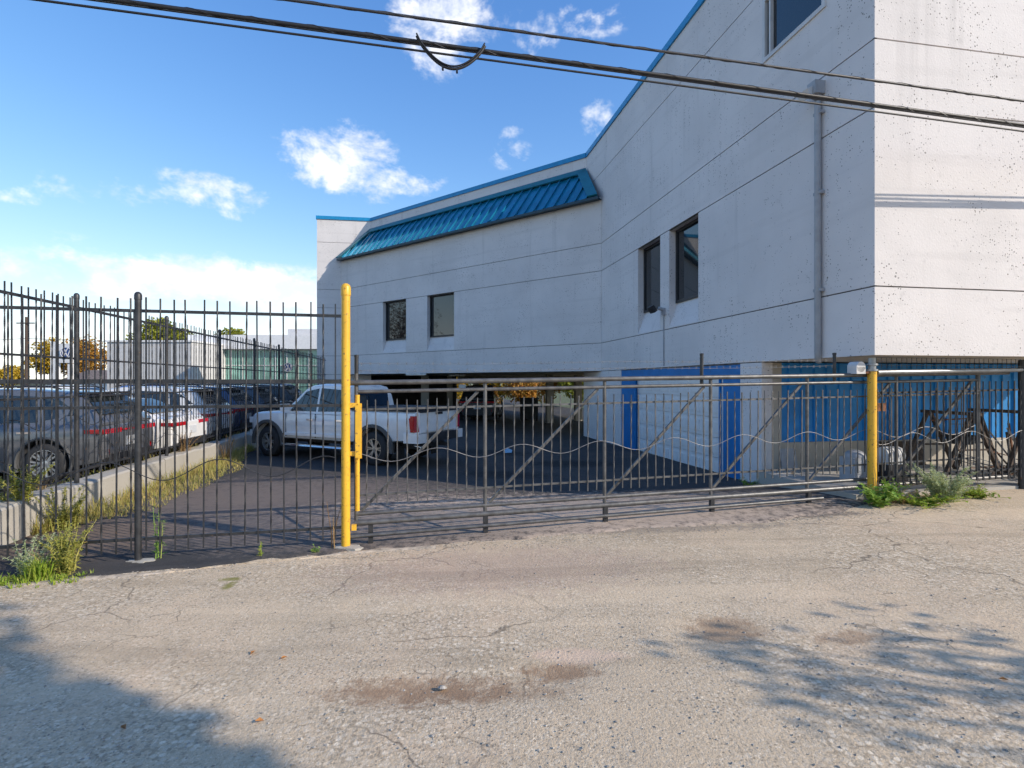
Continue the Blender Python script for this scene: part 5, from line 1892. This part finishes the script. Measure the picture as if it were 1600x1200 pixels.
for (i, x, y, rz_, w, h, mt, lab) in ((0, 5.75, 11.03, R(10), 0.36, 0.72, 'grey_paint', 'grey panel leaning against the base wall by the pier'), (1, 8.3, 11.48, R(10), 1.25, 0.52, 'wood_old', 'brown plywood sheet leaning against the base wall')):
    z0_ = PZ if x > 6.5 else 0.0
    axx = Vector((math.cos(rz_), math.sin(rz_), 0))
    nn = Vector((-axx.y, axx.x, 0))
    u = (Vector((0, 0, 1)) + nn * 0.22).normalized()
    m = MB().box(Vector((x, y, z0_)) + u * h / 2, (w, 0.02, h), axes=(axx, u.cross(axx), u))
    tag(m.build('leaning_board', mt), lab, 'board')


def trestle(x, y, rz_, h, w, lab, mat='wood_old'):
    root = thing('trestle', (x, y, PZ), lab, 'trestle', 'trestles stored under the overhang')
    ax_ = Vector((math.cos(rz_), math.sin(rz_), 0))
    n = Vector((-ax_.y, ax_.x, 0))
    c = Vector((x, y, PZ))
    for e in (-1, 1):
        for s in (-1, 1):
            top = c + n * (0.45 * e) + Vector((0, 0, h)) + ax_ * 0.03 * s
            bot = c + n * (0.45 * e) + ax_ * (w * s)
            MB().bar(top + Vector((0, 0, 0.02)), bot, 0.075, 0.045).build('leg', mat, root)
        MB().bar(c + n * 0.47 * e + ax_ * w * 0.55 + Vector((0, 0, h * 0.45)), c + n * 0.47 * e - ax_ * w * 0.55 + Vector((0, 0, h * 0.45)), 0.05, 0.03).build('stretcher', mat, root)
    MB().bar(c - n * 0.6 + Vector((0, 0, h + 0.03)), c + n * 0.6 + Vector((0, 0, h + 0.03)), 0.09, 0.06).build('beam', mat, root)
    return root


trestle(8.55, 10.5, R(8), 1.16, 0.62, 'brown wooden trestle in front of the blue siding')
trestle(9.75, 10.7, R(14), 1.18, 0.58, 'second brown wooden trestle nearest the right fence post')
o = MB().tube([(7.95, 10.2, 1.36), (9.0, 10.42, 1.39)], 0.014, 6).build('rusty_rod', 'rust')
tag(o, 'thin rusty rod resting across the trestles', 'rod')
bt = thing('rubber_tub', (8.95, 10.75, 0.88), 'black rubber tub hanging between the trestles', 'tub')
MB().lathe([(0.001, 0.0), (0.20, 0.0), (0.25, 0.16), (0.26, 0.17), (0.235, 0.17), (0.19, 0.02), (0.001, 0.02)], 18, c=(8.95, 10.72, 0.86)).build('shell', 'rubber', bt, smooth=40)
MB().tube([(8.70, 10.72, 1.02), (8.72, 10.72, 1.25), (9.18, 10.72, 1.25), (9.20, 10.72, 1.02)], 0.01, 5).build('handle', 'steel_dark', bt)
sp_ = thing('scrap_pile', (9.55, 10.2, PZ), 'tangled pile of grey scrap rods and strips by the right fence post', 'scrap pile')
rn = random.Random(9)
mts = ['galvanized', 'wire_pale', 'steel_grey', 'wood_old', 'rust', 'wire_pale']
for k in range(46):
    c = Vector((9.5 + rn.gauss(0, 0.34), 10.15 + rn.gauss(0, 0.22), PZ + 0.03 + abs(rn.gauss(0, 0.12))))
    a = rn.uniform(0, math.pi)
    tilt = rn.uniform(-0.25, 0.35)
    dv = Vector((math.cos(a), math.sin(a), tilt)).normalized() * rn.uniform(0.2, 0.55)
    p0, p1 = c - dv, c + dv
    p0.z, p1.z = max(p0.z, PZ + 0.02), max(p1.z, PZ + 0.02)
    MB().bar(p0, p1, rn.choice((0.012, 0.02, 0.035)), rn.choice((0.012, 0.016))).build('scrap_rod', rn.choice(mts), sp_)
for k in range(5):
    c = Vector((9.85 + rn.uniform(-0.2, 0.15), 10.4 + rn.uniform(-0.1, 0.2), PZ))
    MB().bar(c, c + Vector((rn.uniform(-0.45, 0.1), rn.uniform(0.1, 0.4), rn.uniform(0.7, 1.05))), 0.03, 0.03).build('scrap_rod', rn.choice(mts), sp_)
vb = thing('valve_box', (9.02, 9.28, PZ), 'small grey green utility box at the foot of the right fence', 'utility box')
MB().box((9.02, 9.32, PZ + 0.08), (0.24, 0.2, 0.16), rz=LANG).build('box', 'grey_paint', vb)
MB().box((9.02, 9.32, PZ + 0.17), (0.27, 0.23, 0.03), rz=LANG).build('lid', 'grey_paint', vb)

# ------------------------------------------------------------------ plants
def leaf(m, p, d, up, L, w):
    d = d.normalized()
    s = d.cross(up)
    if s.length < 1e-3: s = d.orthogonal()
    s.normalize()
    n = s.cross(d)
    m.add([p, p + d * L * 0.45 + s * w * 0.5 + n * L * 0.05, p + d * L - n * L * 0.06, p + d * L * 0.45 - s * w * 0.5 + n * L * 0.05], [(0, 1, 2, 3)])


def weed(name, label, pos, h, spread, stems, per, L, w, mat, seed, stem_mat=None, lean=0.35, group=None, cat='weed', low=0.1, flat=0.4):
    rn = random.Random(seed)
    root = thing(name, pos, label, cat, group)
    b_ = Vector(pos)
    st, lf = MB(), MB()
    for k in range(stems):
        a = rn.uniform(0, 2 * math.pi)
        r0 = rn.uniform(0, 0.35) * spread
        s0 = b_ + Vector((math.cos(a) * r0, math.sin(a) * r0, -0.02))
        hh = h * rn.uniform(0.55, 1.05)
        a2 = a + rn.uniform(-0.6, 0.6)
        tipo = Vector((math.cos(a2), math.sin(a2), 0)) * spread * rn.uniform(0.2, 1.0) * (1 if lean else 0)
        pts = [s0 + tipo * (t * t) * lean * 2 + Vector((rn.uniform(-.01, .01), rn.uniform(-.01, .01), hh * t)) for t in (0, 0.35, 0.7, 1.0)]
        st.tube(pts, [0.006 * (0.5 + h), 0.005 * (0.5 + h), 0.004 * (0.5 + h), 0.002], 4, False)
        for j in range(per):
            t = rn.uniform(low, 1.0)
            i = min(2, int(t * 3))
            f_ = t * 3 - i
            p = pts[i].lerp(pts[i + 1], clamp(f_, 0, 1))
            aa = rn.uniform(0, 2 * math.pi)
            d = Vector((math.cos(aa), math.sin(aa), rn.uniform(-flat, flat + 0.5)))
            leaf(lf, p, d, Vector((0, 0, 1)), L * rn.uniform(0.6, 1.3) * (1.15 - 0.5 * t), w * rn.uniform(0.7, 1.2))
    st.build('stems', stem_mat or mat, root, fix=False)
    lf.build('leaves', mat, root, fix=False)
    return root


def tuft(m, p, h, n, rn, bend=0.5, wd=0.006):
    for _ in range(n):
        a = rn.uniform(0, 2 * math.pi)
        d = Vector((math.cos(a), math.sin(a), 0))
        s = Vector((-d.y, d.x, 0)) * wd * rn.uniform(0.6, 1.3)
        hh = h * rn.uniform(0.5, 1.15)
        b_ = rn.uniform(0.15, 1.0) * bend * hh
        q0 = Vector(p) + d * rn.uniform(0, 0.03)
        q1 = q0 + d * b_ * 0.35 + Vector((0, 0, hh * 0.6))
        q2 = q0 + d * b_ + Vector((0, 0, hh * rn.uniform(0.8, 1.0)))
        m.add([q0 - s, q0 + s, q1 + s * 0.8, q1 - s * 0.8, q2], [(0, 1, 2, 3), (3, 2, 4)])


# left of the front fence
weed('tall_weed', 'tall feathery yellow green weed at the fence foot, left of the dark post', (-4.86, 5.84, 0.0), 0.56, 0.40, 22, 80, 0.055, 0.018, 'leaf_weed_yellow', 71, lean=0.4)
weed('tall_weed', 'pale upright weed leaning beside the feathery one at the fence foot', (-5.24, 5.84, 0.0), 0.44, 0.34, 16, 60, 0.05, 0.016, 'leaf_weed_pale', 72)
weed('tall_weed', 'thin green weed climbing the dark fence post', (-4.17, 6.33, 0.0), 0.72, 0.10, 3, 34, 0.06, 0.018, 'leaf_weed_green', 73, lean=0.2)
weed('dry_weed', 'dried seed stalk standing against the yellow gate post', (-2.24, 6.73, 0.0), 0.62, 0.16, 4, 60, 0.022, 0.010, 'weed_dry', 74, lean=0.3)
weed('small_weed', 'tiny green weed in front of the fence left of the yellow post', (-2.40, 6.58, 0.0), 0.10, 0.10, 7, 12, 0.05, 0.02, 'leaf_weed_green', 75)
weed('small_weed', 'tiny upright green weed midway along the front fence', (-3.0, 6.42, 0.0), 0.20, 0.07, 4, 16, 0.04, 0.015, 'leaf_weed_lime', 76)
# along the retaining wall
weed('dry_weed', 'brown dried weed clump on the retaining wall by the pearl white car', (side(6.6, 0.02).x, side(6.6, 0.02).y, 0.5), 0.62, 0.36, 16, 60, 0.04, 0.014, 'weed_dry', 77)
weed('dry_weed', 'brown dried weed clump at the wall foot near the pickup', (side(8.2, 0.35).x, side(8.2, 0.35).y, 0.0), 0.72, 0.36, 16, 60, 0.04, 0.014, 'weed_dry', 78)
weed('dry_weed', 'small dry weed beside the wheel of the dark grey car', (side(2.3, -0.25).x, side(2.3, -0.25).y, 0.3), 0.55, 0.22, 9, 50, 0.035, 0.012, 'weed_dry', 79)
weed('tall_weed', 'leafy green shrub on the wall at the far left edge', (side(1.6, 0.0).x, side(1.6, 0.0).y, 0.45), 0.55, 0.5, 22, 60, 0.06, 0.028, 'leaf_weed_yellow', 80)
weed('tall_weed', 'bushy weed against the wall face at the left edge', (side(1.75, 0.42).x, side(1.75, 0.42).y, 0.0), 0.62, 0.42, 22, 70, 0.055, 0.022, 'leaf_weed_yellow', 81)
# by the corner post
def gp(x, y): return (x, y, gz(x, y))
weed('leafy_weed', 'broad leaved green weed round the foot of the yellow corner post', gp(5.55, 8.15), 0.36, 0.40, 22, 30, 0.095, 0.055, 'leaf_weed_green', 82)
weed('leafy_weed', 'pale feathery bush growing through the fixed fence', gp(6.75, 8.36), 0.56, 0.55, 40, 130, 0.06, 0.020, 'leaf_weed_pale', 83, lean=0.45)
weed('leafy_weed', 'bright lime ground weed spilling onto the alley', gp(6.2, 8.16), 0.20, 0.55, 36, 26, 0.07, 0.036, 'leaf_weed_lime', 84, lean=0.6)
weed('leafy_weed', 'dark green weed between the corner post and the feathery bush', gp(6.02, 8.48), 0.36, 0.24, 10, 26, 0.07, 0.036, 'leaf_weed_green', 85)
weed('leafy_weed', 'small bright green weed right of the feathery bush', gp(7.35, 8.55), 0.19, 0.36, 24, 24, 0.07, 0.034, 'leaf_weed_lime', 86, lean=0.6)
weed('dry_weed', 'wispy dry grass stalks right of the small bright weed', gp(7.62, 8.78), 0.24, 0.18, 10, 26, 0.03, 0.008, 'weed_dry', 87)
weed('dry_weed', 'dry stalk standing in front of the yellow corner post', gp(5.66, 8.36), 0.62, 0.10, 4, 50, 0.02, 0.008, 'weed_dry', 88, lean=0.15)
weed('small_weed', 'low mixed weeds at the foot of the white pier', (4.75, 10.75, gz(4.75, 10.75)), 0.16, 0.3, 14, 20, 0.06, 0.025, 'leaf_weed_lime', 89, lean=0.6)
weed('dry_weed', 'brown dry plant between the white pier and the planks', (5.35, 10.5, gz(5.35, 10.5)), 0.34, 0.24, 12, 36, 0.04, 0.018, 'weed_dry', 90)

weed('dry_weed', 'dead brown stems tangled in the broad leaved weed by the corner post', gp(5.9, 8.3), 0.34, 0.36, 12, 30, 0.03, 0.010, 'weed_dry', 91, lean=0.5)
weed('dry_weed', 'dead straw stems among the grass at the lower left fence foot', (-5.05, 5.9, 0.0), 0.34, 0.30, 12, 30, 0.03, 0.010, 'weed_dry', 92, lean=0.5)

# grass along the wall foot and on its crest
rn = random.Random(33)
m = MB()
d = 1.5
while d < 10.5:
    wmax = 0.18 + 0.75 * sstep((d - 1.5) / 1.5) * (1 - sstep((d - 6.5) / 3.5)) + 0.06 * math.sin(d * 3)
    for _ in range(34):
        off = 0.19 + (rn.random() ** 1.4) * wmax
        p = side(d + rn.uniform(0, 0.18), off, 0.0)
        hmax = 0.40 * (1 - (off - 0.19) / (wmax + 0.05) * 0.7)
        tuft(m, p, hmax * rn.uniform(0.25, 1.0), 4, rn, 1.1, 0.005)
    d += 0.18
tag(m.build('dry_grass', 'grass_dry', fix=False), 'yellow green dry grass along the foot of the retaining wall', 'grass', kind='stuff')
m = MB()
d = 0.2
while d < 12:
    for _ in range(10):
        p = side(d + rn.uniform(0, 0.2), rn.uniform(-0.5, -0.22), 0.3)
        tuft(m, p, rn.uniform(0.10, 0.34), 3, rn, 0.6, 0.006)
    d += 0.2
tag(m.build('verge_grass', 'grass_dry', fix=False), 'patchy grass behind the retaining wall under the parked cars', 'grass', kind='stuff')
m = MB()
for _ in range(420):
    t = rn.random()
    x = -6.6 + 2.0 * t + rn.uniform(-0.1, 0.1)
    y = 5.32 + 0.42 * t + rn.gauss(0, 0.07)
    tuft(m, (x, y, 0.0), rn.uniform(0.03, 0.10) * (1.3 - t * 0.6), 4, rn, 0.9, 0.006)
for _ in range(40):
    tuft(m, (-5.02 + rn.gauss(0, 0.05), 5.70 + rn.gauss(0, 0.04), 0), 0.26, 4, rn, 1.0, 0.006)
tag(m.build('edge_grass', 'leaf_weed_lime', fix=False), 'low bright grass along the alley edge at lower left', 'grass', kind='stuff')

# loose gravel and a few fallen leaves on the alley
m = MB()
rn = random.Random(55)
for _ in range(8000):
    if rn.random() < 0.5:
        y = 2.2 + abs(rn.gauss(0, 1.6))
        x = rn.uniform(-1.0, 1.0) * (y + 0.6)
    else:
        d = rn.uniform(-4, 8)
        p = line(d, qe(d) + rn.gauss(-0.1, 0.18))
        x, y = p.x, p.y
    if lq(x, y)[1] > -0.02: continue
    s = 0.003 + 0.010 * rn.random() ** 3
    z = gz(x, y) + 0.012 * wob(x, y) * sstep(-lq(x, y)[1] / 0.6) + s * 0.2
    for (px, py, hx, hy, dp) in POT:
        z -= dp * math.exp(-1.2 * (((x - px) / hx) ** 2 + ((y - py) / hy) ** 2))
    a = rn.uniform(0, 3.14)
    ca, sa = math.cos(a), math.sin(a)
    sx, sy, sz = s * rn.uniform(0.7, 1.5), s * rn.uniform(0.6, 1.1), s * rn.uniform(0.5, 0.9)
    vs = [(x + ca * sx, y + sa * sx, z), (x - sa * sy, y + ca * sy, z), (x - ca * sx, y - sa * sx, z + sz * 0.2), (x + sa * sy, y - ca * sy, z), (x + rn.uniform(-.3, .3) * s, y + rn.uniform(-.3, .3) * s, z + sz)]
    m.add(vs, [(0, 1, 4), (1, 2, 4), (2, 3, 4), (3, 0, 4)])
tag(m.build('gravel', 'stone_pale', fix=False), 'loose pale gravel scattered over the worn asphalt', 'gravel', kind='stuff')
for i, (px, py, lab) in enumerate(((-2.0, 4.15, 'curled orange leaf lying on the asphalt, left of centre'), (-1.72, 4.05, 'second orange leaf close beside the first on the asphalt'), (-2.35, 3.25, 'brown leaf lying in the shade at lower left'), (3.2, 3.5, 'small orange leaf on the asphalt at lower right'), (-1.55, 3.3, 'pale brown leaf at the edge of the shade, lower left'))):
    rn = random.Random(i + 90)
    zz_ = gz(px, py) + 0.012 * wob(px, py) + 0.008
    a = rn.uniform(0, 6.28)
    L, w = 0.027, 0.016
    dx, dy = math.cos(a), math.sin(a)
    m = MB().add([(px - dx * L, py - dy * L, zz_), (px - dy * w, py + dx * w, zz_ + 0.012), (px + dx * L, py + dy * L, zz_ + 0.006), (px + dy * w, py - dx * w, zz_ + 0.016), (px, py, zz_)], [(0, 1, 4), (1, 2, 4), (2, 3, 4), (3, 0, 4)])
    tag(m.build('fallen_leaf', 'leaf_fallen', fix=False), lab, 'leaf', 'fallen leaves on the asphalt')
for i, (px, py, s, lab) in enumerate(((-0.47, 3.62, 0.022, 'pale stone lying in the brown pothole'), (-4.55, 5.32, 0.012, 'small dark stone left of the fence'), )):
    zz_ = gz(px, py) - 0.01
    m = MB()
    m.lathe([(0.001, s * 0.9), (s * 0.6, s * 0.8), (s, s * 0.35), (s * 0.9, 0), (0.001, -0.005)], 6, c=(px, py, zz_))
    rq = random.Random(i)
    m.v = [(px + (x - px) * rq.uniform(0.9, 1.9), py + (y - py) * rq.uniform(0.7, 1.1), z) for x, y, z in m.v]
    tag(m.build('loose_stone', 'stone_pale'), lab, 'stone', 'loose stones')
